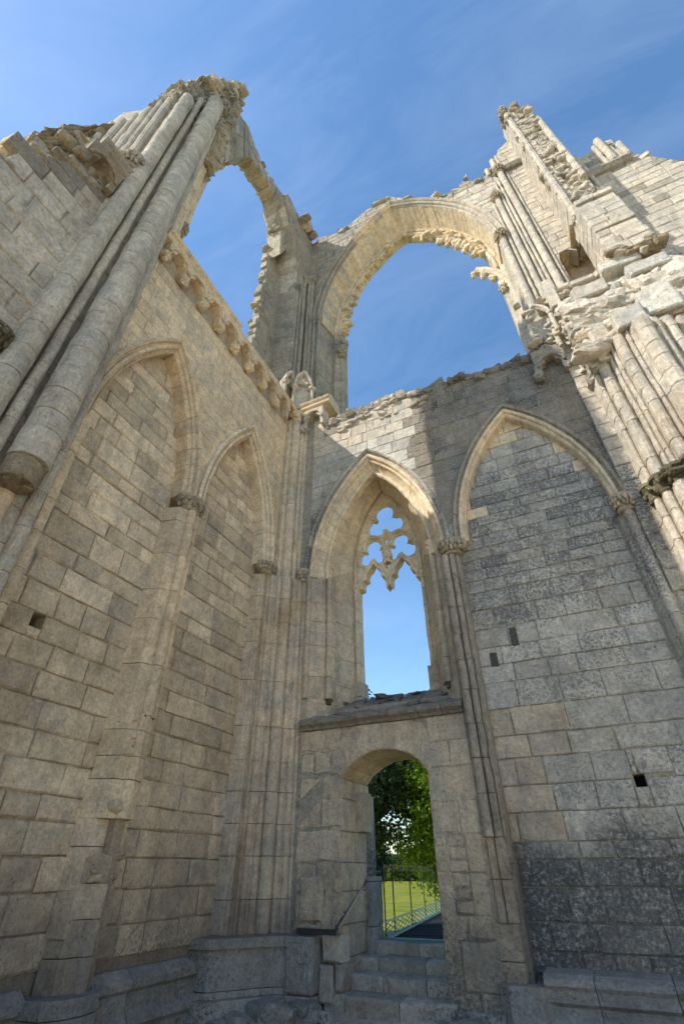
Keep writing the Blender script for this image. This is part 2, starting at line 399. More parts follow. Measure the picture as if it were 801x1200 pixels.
def garc(xm, s, zs, rise, side, r, t):
    """point on a pointed arch, offset r outward; side -1 left, +1 right; t 0 spring .. 1 apex"""
    Rr = (rise*rise+s*s)/(2*s)
    cx = xm - side*(Rr-s)            # centre of the arc on that side
    amax = math.acos(max(-1, min(1, (Rr-s)/(Rr+r))))
    a = amax*t
    return (cx+side*(Rr+r)*math.cos(a), zs+(Rr+r)*math.sin(a))
def arch_poly(xm, s, zs, rise, z0, r=0, n=14):
    """CCW closed outline from (left, z0) round; convex"""
    L = [garc(xm, s, zs, rise, -1, r, i/n) for i in range(n+1)]
    Rt = [garc(xm, s, zs, rise, 1, r, i/n) for i in range(n+1)]
    pts = [(L[0][0], z0), (Rt[0][0], z0)] + Rt + L[::-1][1:]
    return pts
def voussoirs(parent, fr, xm, s, zs, rise, prof, mat, n=10, gap=.004, name='voussoir', sides=(-1, 1), sub=3, t0=0, t1=1, jit=.003, skip=lambda side, k: False, matf=None):
    """arch moulding: closed profile [(r,d)...] swept along each arc, one mesh per stone"""
    for side in sides:
        ts = [t0+(t1-t0)*(k+(R(-.15, .15) if 0 < k < n else 0))/n for k in range(n+1)]
        for k in range(n):
            if skip(side, k): continue
            a, b = ts[k], ts[k+1]
            L = ((rise**2+s**2)**.5)
            g = gap/L
            a2, b2 = a+(g if k else 0), b-(g if k < n-1 else 0.0008)
            j1, j2 = R(-jit, jit), R(-jit, jit)
            v = []; m = len(prof)
            for q in range(sub+1):
                t = a2+(b2-a2)*q/sub
                for r, d in prof:
                    x, z = garc(xm, s, zs, rise, side, r+j1, t)
                    v.append(fr.P(x, z, d+j2))
            f = []
            for q in range(sub):
                for i in range(m):
                    j = (i+1) % m
                    quad = (q*m+i, q*m+j, (q+1)*m+j, (q+1)*m+i)
                    f.append(quad)
            f.append(tuple(range(m))[::-1]); f.append(tuple(range(sub*m, sub*m+m)))
            # orientation: test with the first quad
            pc = sum((Vector(p) for p in v), Vector())/len(v)
            nrm = (v[f[0][1]]-v[f[0][0]]).cross(v[f[0][2]]-v[f[0][0]])
            o = mesh(name, v, f, matf(side, k) if matf else mat, parent)
            bm = bmesh.new(); bm.from_mesh(o.data); bmesh.ops.recalc_face_normals(bm, faces=bm.faces); bm.to_mesh(o.data); bm.free()

def drums(parent, plan, z0, z1, mat, h=(.3, .45), name='drum', gap=.004, jit=.004, lean=None, smooth=False, broken=False, seg=2, matf=None, wear=.008):
    """vertical moulded pier piece: closed plan polygon (world xy, CCW) cut into drums"""
    zs = courses(z0, z1, *h) if not isinstance(h, list) else h
    n = len(plan)
    if area(plan) < 0: plan = plan[::-1]
    cx = sum(p[0] for p in plan)/n; cyy = sum(p[1] for p in plan)/n
    for k in range(len(zs)-1):
        a, b = zs[k]+(gap if k else 0), zs[k+1]-gap
        if b-a < .03: continue
        jx, jy, sc = R(-jit, jit), R(-jit, jit), 1+R(-jit, jit)
        v = []; rings = [a, a+.006, b-.006, b] if seg == 1 else [a, a+.006]+[a+(b-a)*i/seg for i in range(1, seg)]+[b-.006, b]
        for i, z in enumerate(rings):
            ins = .985 if i in (0, len(rings)-1) else 1
            lx, ly = lean(z) if lean else (0, 0)
            for p in plan:
                zz = z + (R(-.05, .05) if broken and i >= len(rings)-2 and k == len(zs)-2 else 0)
                q = Vector((cx+(p[0]-cx)*sc*ins+jx+lx, cyy+(p[1]-cyy)*sc*ins+jy+ly, zz))
                nn_ = noise.noise(q*6.5)
                e_ = wear*nn_ + (-wear*2.2*max(0, noise.noise(q*3.1+Vector((7, 7, 7)))-.25)*3 if i in (0, 1, len(rings)-2, len(rings)-1) else 0)
                dd_ = Vector((p[0]-cx, p[1]-cyy, 0)).normalized()*e_
                v.append((q.x+dd_.x, q.y+dd_.y, q.z))
        f = [tuple(range(n))[::-1], tuple(range((len(rings)-1)*n, len(rings)*n))]
        for r_ in range(len(rings)-1):
            for i in range(n):
                j = (i+1) % n; f.append((r_*n+i, r_*n+j, (r_+1)*n+j, (r_+1)*n+i))
        mesh(name, v, f, matf(k) if matf else mat, parent)

def circ(x, y, r, a0=0, a1=360, n=16):
    return [(x+r*math.cos(math.radians(a0+(a1-a0)*i/n)), y+r*math.sin(math.radians(a0+(a1-a0)*i/n))) for i in range(n if abs(a1-a0) == 360 else n+1)]
def rolls(p, q, spec, out):
    """polyline from p to q carrying half rolls; spec = [(t, radius)...]; out = outward unit vector"""
    p, q, out = Vector(p), Vector(q), Vector(out)
    d = q-p; L = d.length; d.normalize(); pts = [tuple(p)]
    for t, r in spec:
        c = p+d*L*t
        for i in range(7):
            a = PI*i/6
            pt = c - d*r*math.cos(a) + out*r*(0.25+1.0*math.sin(a))
            pts.append((pt.x, pt.y))
        # hollow after the roll comes from the straight segment
    pts.append(tuple(q)); return pts

_ico = {}
def ico(sub):
    if sub not in _ico:
        bm = bmesh.new(); bmesh.ops.create_icosphere(bm, subdivisions=sub, radius=1)
        _ico[sub] = ([v.co.copy() for v in bm.verts], [tuple(v.index for v in f.verts) for f in bm.faces]); bm.free()
    return _ico[sub]
def hull(center, size, n=14, block=None):
    """a broken stone: a ball cut back by random planes and roughened"""
    big = max(size) > .3
    V, F = ico(3 if big else 2)
    q = Matrix.Rotation(R(-.14, .14), 3, 'X') @ Matrix.Rotation(R(-.14, .14), 3, 'Y') @ Matrix.Rotation(R(-.35, .35), 3, 'Z')
    pl = [(Vector(d)+Vector((R(-.16, .16), R(-.16, .16), R(-.16, .16)))).normalized() for d in ((1, 0, 0), (-1, 0, 0), (0, 1, 0), (0, -1, 0), (0, 0, 1), (0, 0, -1))]
    pl = [(p, R(.62, .74)) for p in pl]+[(Vector((R(-1, 1), R(-1, 1), R(-1, 1))).normalized(), R(.72, .95)) for _ in range(5)]
    off = Vector((R(-50, 50), R(-50, 50), R(-50, 50)))
    out = []
    for v in V:
        k = min((d/max(1e-6, v.dot(p)) for p, d in pl if v.dot(p) > 1e-3), default=1)
        u = v*min(k, 1.08)
        u = u*(1+noise.noise(u*2.2+off)*.10+noise.noise(u*6+off)*.06)
        u = q @ Vector((u.x*size[0]*.72, u.y*size[1]*.72, u.z*size[2]*.72))
        out.append(Vector(center)+u)
    return out, F
def rubble(parent, fn, n, size, mat, name='rubble_stone', flat=.6, mats=None):
    """n angular stones; fn() gives a centre"""
    for i in range(n):
        s = R(*size); g = hull(fn(), (s*R(.8, 1.4), s*R(.7, 1.2), s*R(flat*.7, flat*1.3)), random.choice((10, 14, 18)))
        mesh(name, g[0], g[1], random.choice(mats) if mats else mat, parent)
def rough_box(name, lo, hi, mat, parent, res=.16, amp=.08, sharp=2.2, top=None, kind=None):
    """weathered core: a finely divided box pushed about by blocky noise; top(x,y) may cap the height"""
    lo, hi = Vector(lo), Vector(hi); d = hi-lo; res = res*.45
    n = [max(1, int(d[i]/res)) for i in range(3)]
    idx = {}; v = []; f = []
    cen = (lo+hi)/2
    def vid(i, j, k):
        if (i, j, k) in idx: return idx[i, j, k]
        p = Vector((lo.x+d.x*i/n[0], lo.y+d.y*j/n[1], lo.z+d.z*k/n[2]))
        if top:
            zt = top(p.x, p.y); p.z = lo.z+(min(zt, hi.z)-lo.z)*k/n[2]
        pw = p+noise.noise_vector(p*2.1)*.18
        best = noise.voronoi(Vector((pw.x*2.6*sharp/2, pw.y*2.6*sharp/2, pw.z*4.2*sharp/2)))
        dd = best[0]; edge = min(1, (dd[1]-dd[0])*3.2)
        cell = noise.cell_vector(best[1][0]*3.1)-Vector((.5, .5, .5))
        out = Vector((p.x-cen.x, p.y-cen.y, 0)).normalized()
        p += Vector((cell.x, cell.y, cell.z*.4))*amp*.9+out*(edge*.8-.5)*amp*.9+noise.noise_vector(p*7)*amp*.3+noise.noise_vector(p*22)*amp*.1
        idx[i, j, k] = len(v); v.append(p); return idx[i, j, k]
    for a, b, c in ((0, 1, 2), (1, 2, 0), (2, 0, 1)):
        for sd in (0, n[c]):
            for i in range(n[a]):
                for j in range(n[b]):
                    q = []
                    for di, dj in ((0, 0), (1, 0), (1, 1), (0, 1)):
                        t = [0, 0, 0]; t[a] = i+di; t[b] = j+dj; t[c] = sd; q.append(vid(*t))
                    f.append(tuple(q) if sd else tuple(q[::-1]))
    return mesh(name, v, f, mat, parent, kind=kind)
def patch(parent, p00, p10, p11, p01, depth, mat, bev=.008, gap=.004, name='stone', jit=.002):
    """a stone whose face is the quad p00 p10 p11 p01 (CCW seen from outside)"""
    P = [Vector(p) for p in (p00, p10, p11, p01)]
    c = sum(P, Vector())/4; nrm = (P[1]-P[0]).cross(P[3]-P[0]).normalized()
    def shrink(g): return [p+(c-p).normalized()*g*1.4 for p in P]
    a = shrink(gap); b = shrink(gap+bev)
    dj = R(-jit, jit)
    v = [p-nrm*depth for p in a]+[p-nrm*(bev-dj) for p in a]+[p+nrm*dj for p in b]
    f = [(8, 9, 10, 11), (3, 2, 1, 0)]
    for k in (0, 4):
        for i in range(4):
            j = (i+1) % 4; f.append((k+i, k+j, k+4+j, k+4+i))
    return mesh(name, v, f, mat, parent)
def box(mb, lo, hi):
    x0, y0, z0 = lo; x1, y1, z1 = hi
    mb.add([(x0, y0, z0), (x1, y0, z0), (x1, y1, z0), (x0, y1, z0), (x0, y0, z1), (x1, y0, z1), (x1, y1, z1), (x0, y1, z1)],
           [(0, 3, 2, 1), (4, 5, 6, 7), (0, 1, 5, 4), (1, 2, 6, 5), (2, 3, 7, 6), (3, 0, 4, 7)])
def bar(mb, p, q, r, n=6, r2_=None):
    p, q = Vector(p), Vector(q); d = (q-p).normalized()
    a = d.orthogonal().normalized(); b = d.cross(a); v = []
    for c, rr in ((p, r), (q, r2_ or r)):
        for i in range(n): v.append(c+(a*math.cos(2*PI*i/n)+b*math.sin(2*PI*i/n))*rr)
    mb.add(v, [(i, (i+1) % n, n+(i+1) % n, n+i) for i in range(n)]+[tuple(range(n))[::-1], tuple(range(n, 2*n))])
def extrude_h(parent, fr, prof, u0, u1, mat, name, cuts=.55, gap=.004, jit=.004, broken=None):
    """horizontal moulding: closed profile [(d,z)...] run along u, cut in stones"""
    us = courses(u0, u1, cuts*.7, cuts*1.3); m = len(prof)
    for a, b in zip(us, us[1:]):
        jd, jz = R(-jit, jit), R(-jit, jit)
        v = [fr.P(u, z+jz, d+jd) for u in (a+gap, b-gap) for d, z in prof]
        f = [tuple(range(m)), tuple(range(m, 2*m))[::-1]]+[(i, m+i, m+(i+1) % m, (i+1) % m) for i in range(m)]
        o = mesh(name, v, f, mat, parent)
        bm = bmesh.new(); bm.from_mesh(o.data); bmesh.ops.recalc_face_normals(bm, faces=bm.faces); bm.to_mesh(o.data); bm.free()

def capital(parent, c, r, h, mat, fx=1, fy=1, leaves=16, name='capital'):
    """carved leaf capital: flared bell, abacus and knobbly leaves"""
    mb = MB(); n = 14
    ring = [(.0, .72), (.12, .86), (.2, .74), (.6, .9), (.8, 1.12), (.84, 1.25), (1, 1.25)]
    v = []; f = []
    for t, k in ring:
        for i in range(n):
            a = 2*PI*i/n; rr = r*k*(1+R(-.04, .04))
            v.append((c[0]+rr*math.cos(a)*fx, c[1]+rr*math.sin(a)*fy, c[2]+h*t))
    for q in range(len(ring)-1):
        for i in range(n): f.append((q*n+i, q*n+(i+1) % n, (q+1)*n+(i+1) % n, (q+1)*n+i))
    f.append(tuple(range(n))[::-1]); f.append(tuple(range((len(ring)-1)*n, len(ring)*n)))
    mb.add(v, f)
    for i in range(leaves):
        a = 2*PI*(i+R(-.3, .3))/leaves*2; t = .38 if i % 2 else .66
        rr = r*(.98 if i % 2 else 1.16)
        mb.add(*hull((c[0]+rr*math.cos(a)*fx, c[1]+rr*math.sin(a)*fy, c[2]+h*t), (r*R(.3, .45), r*R(.3, .45), h*R(.26, .42)), 10))
    return mb.build(name, mat, parent)

def ring2(parent, fr, lower, upper, d1, d0, mat, rows=1, name='voussoir', jit=.03, gap=.006, mats=None, per=1, bev=.015):
    """broken arch ring built of stones between two matching polylines"""
    pts = []
    n = len(lower)
    for k in range(n-1):
        for j in range(per):
            pts.append((k+j/per))
    pts.append(n-1)
    def at(pl, s):
        k = min(int(s), n-2); t = s-k
        return (pl[k][0]+(pl[k+1][0]-pl[k][0])*t, pl[k][1]+(pl[k+1][1]-pl[k][1])*t)
    for a, b in zip(pts, pts[1:]):
        for r in range(rows):
            def q(s, rr):
                l, u = at(lower, s), at(upper, s); t = rr/rows
                return (l[0]+(u[0]-l[0])*t, l[1]+(u[1]-l[1])*t)
            jd = R(-jit, jit); jr = R(-jit, jit) if r == 0 else 0
            poly = [q(a, r), q(b, r), q(b, r+1), q(a, r+1)]
            if area(poly) < 0: poly = poly[::-1]
            ccx = sum(p[0] for p in poly)/4; ccz = sum(p[1] for p in poly)/4
            s = 1+jr
            poly = [(ccx+(p[0]-ccx)*s, ccz+(p[1]-ccz)*s) for p in poly]
            g = stone_geo(fr, poly, d1+jd, d0+R(-jit, jit), bev, gap, jit*.5, .3)
            if g: mesh(name, g[0], g[1], random.choice(mats) if mats else mat, parent)

# ================================================================ GROUND
def sheet(name, x0, x1, y0, y1, z, mat, n=1, amp=0, sub=None):
    v = []; f = []
    for j in range(n+1):
        for i in range(n+1):
            x = x0+(x1-x0)*i/n; y = y0+(y1-y0)*j/n
            v.append((x, y, z+(noise.noise(Vector((x*.6, y*.6, 0)))*amp if amp else 0)))
    for j in range(n):
        for i in range(n): f.append((j*(n+1)+i, j*(n+1)+i+1, (j+1)*(n+1)+i+1, (j+1)*(n+1)+i))
    o = mesh(name, v, f, mat); o['kind'] = 'structure'; return o
GRASSM = simple('mown_grass', (0.27, 0.29, 0.055), 0.95, 0, 1.1, .35, .5)
_n = GRASSM.node_tree.nodes; _l = GRASSM.node_tree.links
_p = _n.new('ShaderNodeNewGeometry'); _q = _n.new('ShaderNodeTexNoise'); _q.inputs['Scale'].default_value = .35; _q.inputs['Detail'].default_value = 9; _q.inputs['Roughness'].default_value = .75
_l.new(_p.outputs['Position'], _q.inputs['Vector'])
_r = _n.new('ShaderNodeValToRGB'); _r.color_ramp.elements[0].color = (.075, .11, .012, 1); _r.color_ramp.elements[1].color = (.22, .20, .03, 1); _r.color_ramp.elements[0].position = .36; _r.color_ramp.elements[1].position = .62
_l.new(_q.outputs['Fac'], _r.inputs[0]); _l.new(_r.outputs[0], _n['Principled BSDF'].inputs['Base Color'])
DIRT = simple('gravel_floor', (0.55, 0.47, 0.34), 0.95, 0, 11, .35, .8)
# lawn reaches the horizon; the nave floor lies above it
sheet('lawn', -1500, 1500, -1500, 1500, -1.9, GRASSM, 8)
sheet('nave_floor', -25, 60, -60, 9.1, 0.03, DIRT, 60, .04)
def lawn_outside():
    # gently raised meadow behind the ruin
    v = []; f = []; n = 50
    for j in range(n+1):
        for i in range(n+1):
            x = -300+380*i/n; y = 9.15+400*(j/n)**1.8
            z = -1.60+0.14*noise.noise(Vector((x*.15, y*.15, 3)))
            v.append((x, y, z))
    for j in range(n):
        for i in range(n): f.append((j*(n+1)+i, j*(n+1)+i+1, (j+1)*(n+1)+i+1, (j+1)*(n+1)+i))
    o = mesh('meadow', v, f, GRASSM, smooth=True); o['kind'] = 'structure'
lawn_outside()

# ================================================================ LEFT WALL (bay with two blind arches)
LZ = [.73, .9, 1.2, 1.53, 1.84, 2.14, 2.39, 2.7, 2.98, 3.3, 3.6, 3.9, 4.2, 4.55, 4.89, 5.15, 5.56, 5.82, 6.13, 6.45, 6.7, 7.1, 7.42, 7.72, 8.0, 8.28, 8.55, 8.82, 9.1, 9.4, 9.75, 10.1, 10.45, 10.8, 11.15, 11.5]
side = thing('blind_arcade_wall', 'warm shaded wall with two blind pointed arches under a row of trefoil corbels', 'wall', (-5.24, 5, 0))
hA = arch_poly(3.67, 1.0, 6.85, 2.92, .2, .2); hB = arch_poly(6.22, 1.0, 6.85, 2.92, .2, .2)
core('front_core', FL, [(1.2, 0), (8.2, 0), (8.2, 12.2), (1.2, 12.2)], [hA, hB], -.010, -.34, MORTAR, side, kind='stuff')
core('wall_core', FL, [(1.2, 0), (9.6, 0), (9.6, 12.45), (1.2, 12.45)], [[(3.2, 4.02), (3.36, 4.02), (3.36, 4.2), (3.2, 4.2)]], -.345, -1.15, MORTAR, side, kind='stuff')
front = part('wall_face', side)
ashlar(front, FL, 2.38, 7.6, [6.4, 6.7, 7.1, 7.42, 7.72, 8.0, 8.28, 8.55, 8.82, 9.1, 9.4, 9.75, 10.1, 10.45, 10.8, 11.15, 11.5], holes=[hA, hB], mat=WARM, wlo=.3, whi=.62, splits=(3.67, 6.22), gap=.0035, jit=.003, proud=.004, bev=.007)
for nm, a, b in (('blind_panel', 2.3, 4.72), ('blind_panel', 5.12, 7.5)):
    pn = part(nm, side)
    hole_ = [(3.2, 4.02), (3.36, 4.02), (3.36, 4.2), (3.2, 4.2)]
    xm = 3.67 if a < 3 else 6.22
    def inside(u, z, xm=xm):
        if z < 6.9: return True
        return abs(u-xm) < 1.3 and z < 9.95
    ashlar(pn, FL, a, b, LZ[1:31], holes=[hole_] if a < 3 else (), keep=inside, mat=PANEL, wlo=.36, whi=.78, d=-.33+.012, depth=.12, bev=.012, gap=.006, jit=.008, proud=.009, limit=290)
mesh('putlog_hole', [FL.P(u, z, d) for d in (-.62, -.335) for u, z in hole_], [(0, 1, 2, 3)], HOLE, side)
# arch mouldings
PROF = [(.26, -.02), (.26, .05), (.22, .085), (.185, .06), (.17, .0), (.135, -.015), (.125, .03), (.09, .045), (.06, .02), (.055, -.03), (.02, -.06), (.012, -.03), (-.01, -.055), (-.012, -.10), (0, -.33), (.26, -.33)]
for xm in (3.67, 6.22):
    ap = part('arch_moulding', side)
    voussoirs(ap, FL, xm, 1.0, 6.97, 2.80, PROF, CREAM if xm > 5 else WARM, n=9)
# hood of the first arch fades into the pier; soffit jambs below the springing
def jambL(y, s):
    pass
# middle pilaster with slim shaft
pil = part('pilaster', side)
plan = [(-5.56, 4.62), (-5.29, 4.70), (-5.245, 4.78)]+[(-5.22+.085*math.cos(math.radians(a)), 4.93+.085*math.sin(math.radians(a))) for a in range(-100, 61, 20)]+[(-5.23, 5.03), (-5.19, 5.06), (-5.2, 5.11), (-5.26, 5.13), (-5.30, 5.21), (-5.56, 5.26)]
drums(pil, plan, 3.35, 6.72, WARM, h=(.45, .8))
plan2 = [(-5.56, 4.60), (-5.27, 4.72)]+[(-5.23+.075*math.cos(math.radians(a)), 4.92+.09*math.sin(math.radians(a))) for a in range(-90, 61, 30)]+[(-5.2, 5.05), (-5.24, 5.13), (-5.56, 5.24)]
drums(pil, plan2, 2.2, 3.35, WARM, h=(.25, .4), jit=.012, broken=True)
rubble(pil, lambda: (-5.27+R(-.04, .02), R(4.78, 5.08), R(2.2, 3.5)), 9, (.10, .2), PANEL, name='broken_stone')
plan3 = [(-5.56, 4.58), (-5.36, 4.64), (-5.34, 5.16), (-5.56, 5.24)]
drums(pil, plan3, 1.15, 2.2, PANEL, h=(.28, .4))
# stump of the lower shaft and its base
plan4 = [(-5.56, 4.60), (-5.38, 4.62), (-5.30, 4.74), (-5.25, 4.82), (-5.22, 4.92), (-5.27, 5.02), (-5.33, 5.08), (-5.56, 5.14)]
plan4 = [(-5.56, 4.60), (-5.36, 4.66), (-5.32, 4.74), (-5.30, 4.82), (-5.24, 4.86), (-5.22, 4.94), (-5.26, 5.0), (-5.31, 5.02), (-5.33, 5.10), (-5.56, 5.16)]
drums(pil, plan4, .72, 1.85, PANEL, h=[.72, 1.0, 1.3, 1.6, 1.85], broken=True, jit=.012)
rubble(pil, lambda: (-5.32+R(-.04, .02), R(4.75, 5.08), R(1.5, 1.9)), 6, (.10, .2), PANEL, name='broken_stone')
plan5 = [(-5.56, 4.42), (-5.2, 4.46), (-5.08, 4.60), (-5.04, 4.8), (-5.08, 5.02), (-5.22, 5.16), (-5.56, 5.2)]
drums(pil, plan5, 0, .74, BASE, h=[0, .35, .60, .74])
capital(side, (-5.27, 4.93, 6.72), .16, .26, CAPM, fx=1.0, fy=1.5, leaves=32)
# capital under the second arch is on the corner pier; plinth along the wall
plinthprof = [(-.35, -.1), (.10, -.1), (.10, .30), (.13, .34), (.10, .40), (.05, .46), (.05, .60), (.10, .64), (.105, .70), (.06, .745), (-.02, .80), (-.35, .80)]
PLF = Frame((-5.5, 0, 0), (0, 1))
extrude_h(side, PLF, plinthprof, 5.22, 7.1, BASE, 'plinth_stone', .7)
extrude_h(side, PLF, plinthprof, 2.0, 4.45, BASE, 'plinth_stone', .7)

# trefoil corbel table and cornice
def lobed(cx, cz, circles, n=40, a0=0, a1=2*PI):
    pts = []
    for i in range(n):
        a = a0+(a1-a0)*i/n; dx, dz = math.cos(a), math.sin(a); best = .02
        for (x, z, r) in circles:
            b = dx*x+dz*z; disc = b*b-(x*x+z*z-r*r)
            if disc > 0: best = max(best, b+math.sqrt(disc))
        pts.append((cx+dx*best, cz+dz*best))
    return pts
CL = [(-.105, .0, .105), (.105, .0, .105), (0, .15, .115)]
def corbel_unit(parent, fr, u, z, mat, w=.6, h=.62, k=1.0):
    mb = MB()
    hole = lobed(0, .24, CL, 30)
    # open the hole downwards
    hole = [p for p in hole if p[1] > .20]
    hole.sort(key=lambda p: -math.atan2(p[1]-.24, p[0]) if False else 0)
    hole = [(.21, .0)]+[p for p in lobed(0, .24, CL, 30, -.15, PI+.15) if True]+[(-.21, .0)]
    out = [(w/2-.005, h), (w/2-.005, 0)]
    poly = [(-w/2+.005, 0), (-w/2+.005, h), (w/2-.005, h), (w/2-.005, 0)]+hole
    poly = poly[::-1]
    tri = geometry.tessellate_polygon([[Vector((p[0], p[1], 0)) for p in poly]])
    n = len(poly)
    bul = lambda q: .15+.05*(q[1]/h)
    v = [fr.P(u+p[0]*k, z+p[1], bul(p)) for p in poly]+[fr.P(u+p[0]*k, z+p[1], -.1) for p in poly]
    f = []
    for t in tri:
        if area([poly[i] for i in t]) < 0: t = t[::-1]
        f.append(tuple(t)); f.append(tuple(i+n for i in t[::-1]))
    for i in range(n):
        j = (i+1) % n; f.append((i, i+n, j+n, j))
    mb.add(v, f)
    # roll round the trefoil head
    arc = [(.27*math.cos(a)*k, .22+.30*math.sin(a)) for a in [PI*i/12 for i in range(13)]]
    for (a, b) in zip(arc, arc[1:]): bar(mb, fr.P(u+a[0], z+a[1], .2), fr.P(u+b[0], z+b[1], .2), .032, 6)
    # little leaf corbel at the springing
    worn = R(0, 1)
    for q in range(0 if worn < .25 else 5): mb.add(*hull(fr.P(u-w/2*k+R(-.05, .05), z-.02+R(-.11, .07), .14+R(-.03, .06)), (R(.07, .15), R(.07, .13), R(.07, .13)), 12))
    mb.add(*hull(fr.P(u-w/2*k, z+.02, .12), (.2, .2, .2), 16))
    o = mb.build('corbel_arch', mat, parent)
    return o
ct = part('corbel_table', side)
for i in range(8): corbel_unit(ct, FL, 2.92+.60*i+R(-.015, .015), 11.55+R(-.02, .02), WARM)
corn = part('cornice', side)
cp = [(-.5, 12.17), (.16, 12.17), (.20, 12.20), (.20, 12.26), (.14, 12.29), (.22, 12.36), (.24, 12.42), (.19, 12.47), (.02, 12.56), (-.5, 12.56)]
extrude_h(corn, FL, cp, 2.5, 3.1, WARM, 'cornice_stone', .6)
extrude_h(corn, FL, cp, 3.1, 5.0, WARM, 'cornice_stone', .6, jit=.006)
cp2 = [(-.5, 12.17), (.15, 12.17), (.19, 12.22), (.15, 12.29), (.17, 12.36), (.12, 12.41), (-.5, 12.42)]
extrude_h(corn, FL, cp2, 5.0, 7.85, WARM, 'cornice_stone', .5, jit=.012)
rubble(side, lambda: (R(-5.9, -5.3), R(4.9, 7.4), 12.45), 14, (.15, .32), WARM, name='loose_stone')
ashlar(front, FL, 2.4, 7.6, [11.5, 11.85, 12.17], mat=WARM, d=-.045, wlo=.3, whi=.5, proud=.002)

# ================================================================ LEFT WALL, nearer bay beyond the tall pier
near = thing('ragged_wall', 'broken grey ashlar wall at left edge with a ragged lichened top beyond the tall shafts', 'wall', (-5.24, 0, 0))
topn = [(-9, 8.6), (-1.5, 8.9), (-.6, 9.3), (0.15, 9.75), (.27, 10.6), (.5, 10.7), (.74, 11.25), (1.1, 11.35), (1.15, 12.1), (1.7, 12.5)]
topz = [(a, b-.12) for a, b in topn]
core('wall_core', FL, [(-9, 0), (1.7, 0)]+topz[::-1], [], -.02, -1.1, MORTARG, near, kind='stuff')
ashlar(near, FL, -1.5, 1.45, courses(.1, 12.6, .3, .42), top=topn, mat=TALL, wlo=.45, whi=.9, gap=.006, jit=.008, proud=.012, bev=.014,
       matf=lambda u, z: DARK if z > interp(topn, u)-.7+R(-.2, .2) else TALL)
ashlar(near, FL, -9, -1.5, courses(.1, 9, .4, .55), top=topn, mat=TALL, wlo=.7, whi=1.2, limit=0)
for u in [x*.22-.3 for x in range(9)]:
    z = interp(topn, u)
    g = hull(FL.P(u, z-.03, -.25+R(-.1, .1)), (R(.4, .6), R(.3, .45), R(.14, .26)), 16); mesh('cap_stone', g[0], g[1], random.choice((HIGH, DARK)), near)
rubble(near, lambda: FL.P(R(-8, -.3), 8.9+R(-.3, .3), R(-1, -.1)), 24, (.3, .6), HIGH, name='cap_stone')
corbel_unit(near, FL, 1.02, 11.35, ROUGH, w=.66, h=.72)
extrude_h(near, FL, cp, .78, 1.42, HIGH, 'cornice_stone', .7)
capital(near, (-5.22, 1.22, 6.7), .17, .3, MOSS, leaves=18)

# ================================================================ TALL LEFT PIER
tall = thing('tall_wall_pier', 'tall shaded pier of clustered shafts on the left, its thick middle shaft broken off below', 'pier', (-5.24, 2, 0))
def half(x, y, r, a0=-110, a1=110, n=12): return circ(x, y, r, a0, a1, n)
# backing mass
drums(tall, [(-6.6, 1.42), (-5.30, 1.30), (-5.20, 1.40), (-5.20, 2.55), (-5.24, 2.62), (-6.6, 2.62)], 0, 12.5, TALL, h=(.34, .5), name='pier_stone')
drums(tall, [(-6.6, 1.42), (-5.30, 1.40), (-5.20, 1.46), (-5.20, 2.55), (-5.24, 2.62), (-6.6, 2.62)], 12.5, 18.6, TALL, h=(.34, .5), name='pier_stone')
s1 = part('shaft', tall); drums(s1, half(-5.12, 1.53, .158, -150, 110, 14), 0, 18.0, TALL, h=(.32, .5), name='drum')
s2 = part('slim_shaft', tall); drums(s2, half(-5.10, 1.79, .072, -140, 140, 12), 0, 19.0, TALL, h=(.4, .7), name='drum', jit=.003)
s3 = part('thick_shaft', tall, 'thick shaft with a rough broken underside')
drums(s3, circ(-4.98, 2.13, .225, 0, 360, 20), 5.45, 19.6, TALL, h=(.3, .46), name='drum', jit=.008)
drums(s3, circ(-5.0, 2.11, .205, 0, 360, 20), 5.15, 5.45, ROUGH, h=[5.15, 5.45], name='drum', jit=.01)
rubble(s3, lambda: (-4.99+R(-.12, .12), 2.11+R(-.12, .12), 5.16), 9, (.1, .18), ROUGH, name='broken_stone')
s4 = part('shaft', tall); drums(s4, half(-5.17, 2.47, .085, -120, 130, 10), 0, 18.8, TALL, h=(.4, .7), name='drum', jit=.003)
s5 = part('arch_shaft', tall); drums(s5, [(-5.56, 2.55), (-5.2, 2.58), (-5.17, 2.64), (-5.2, 2.70), (-5.3, 2.72), (-5.56, 2.76)], 0, 6.9, WARM, h=(.3, .5), name='drum')
drums(s5, half(-5.2, 2.14, .10, -150, 150, 10), 0, 5.2, WARM, h=(.25, .45), name='drum', jit=.012)
drums(s5, half(-5.19, 1.86, .09, -150, 150, 10), 0, 4.7, WARM, h=(.25, .45), name='drum', jit=.012)
rubble(tall, lambda: (-5.12+R(-.06, .04), R(1.5, 2.3), R(2.0, 5.2)), 26, (.12, .28), WARM, name='broken_stone')
# upper part: jamb shafts of the lost clerestory window on its left flank
up1 = part('window_jamb', tall)
for (x, y, r, zt) in ((-5.42, 1.33, .10, 17.6), (-5.62, 1.24, .07, 17.4), (-5.80, 1.20, .12, 17.0), (-6.02, 1.10, .07, 16.6), (-6.22, 1.02, .10, 16.2), (-6.45, .90, .09, 15.4)):
    drums(up1, circ(x, y, r, 0, 360, 10), 12.5, zt, TALL if r < .1 else PALE, h=(.4, .7), name='drum', jit=.004)
drums(up1, [(-7.2, .95), (-6.5, .95), (-5.35, 1.36), (-5.3, 1.6), (-7.2, 1.6)], 12.4, 17.2, TALL, h=(.35, .5), name='pier_stone')
capital(tall, (-5.16, 1.36, 12.6), .17, .5, HIGH, leaves=22)
capital(tall, (-5.35, 1.22, 12.65), .13, .4, HIGH, leaves=16)
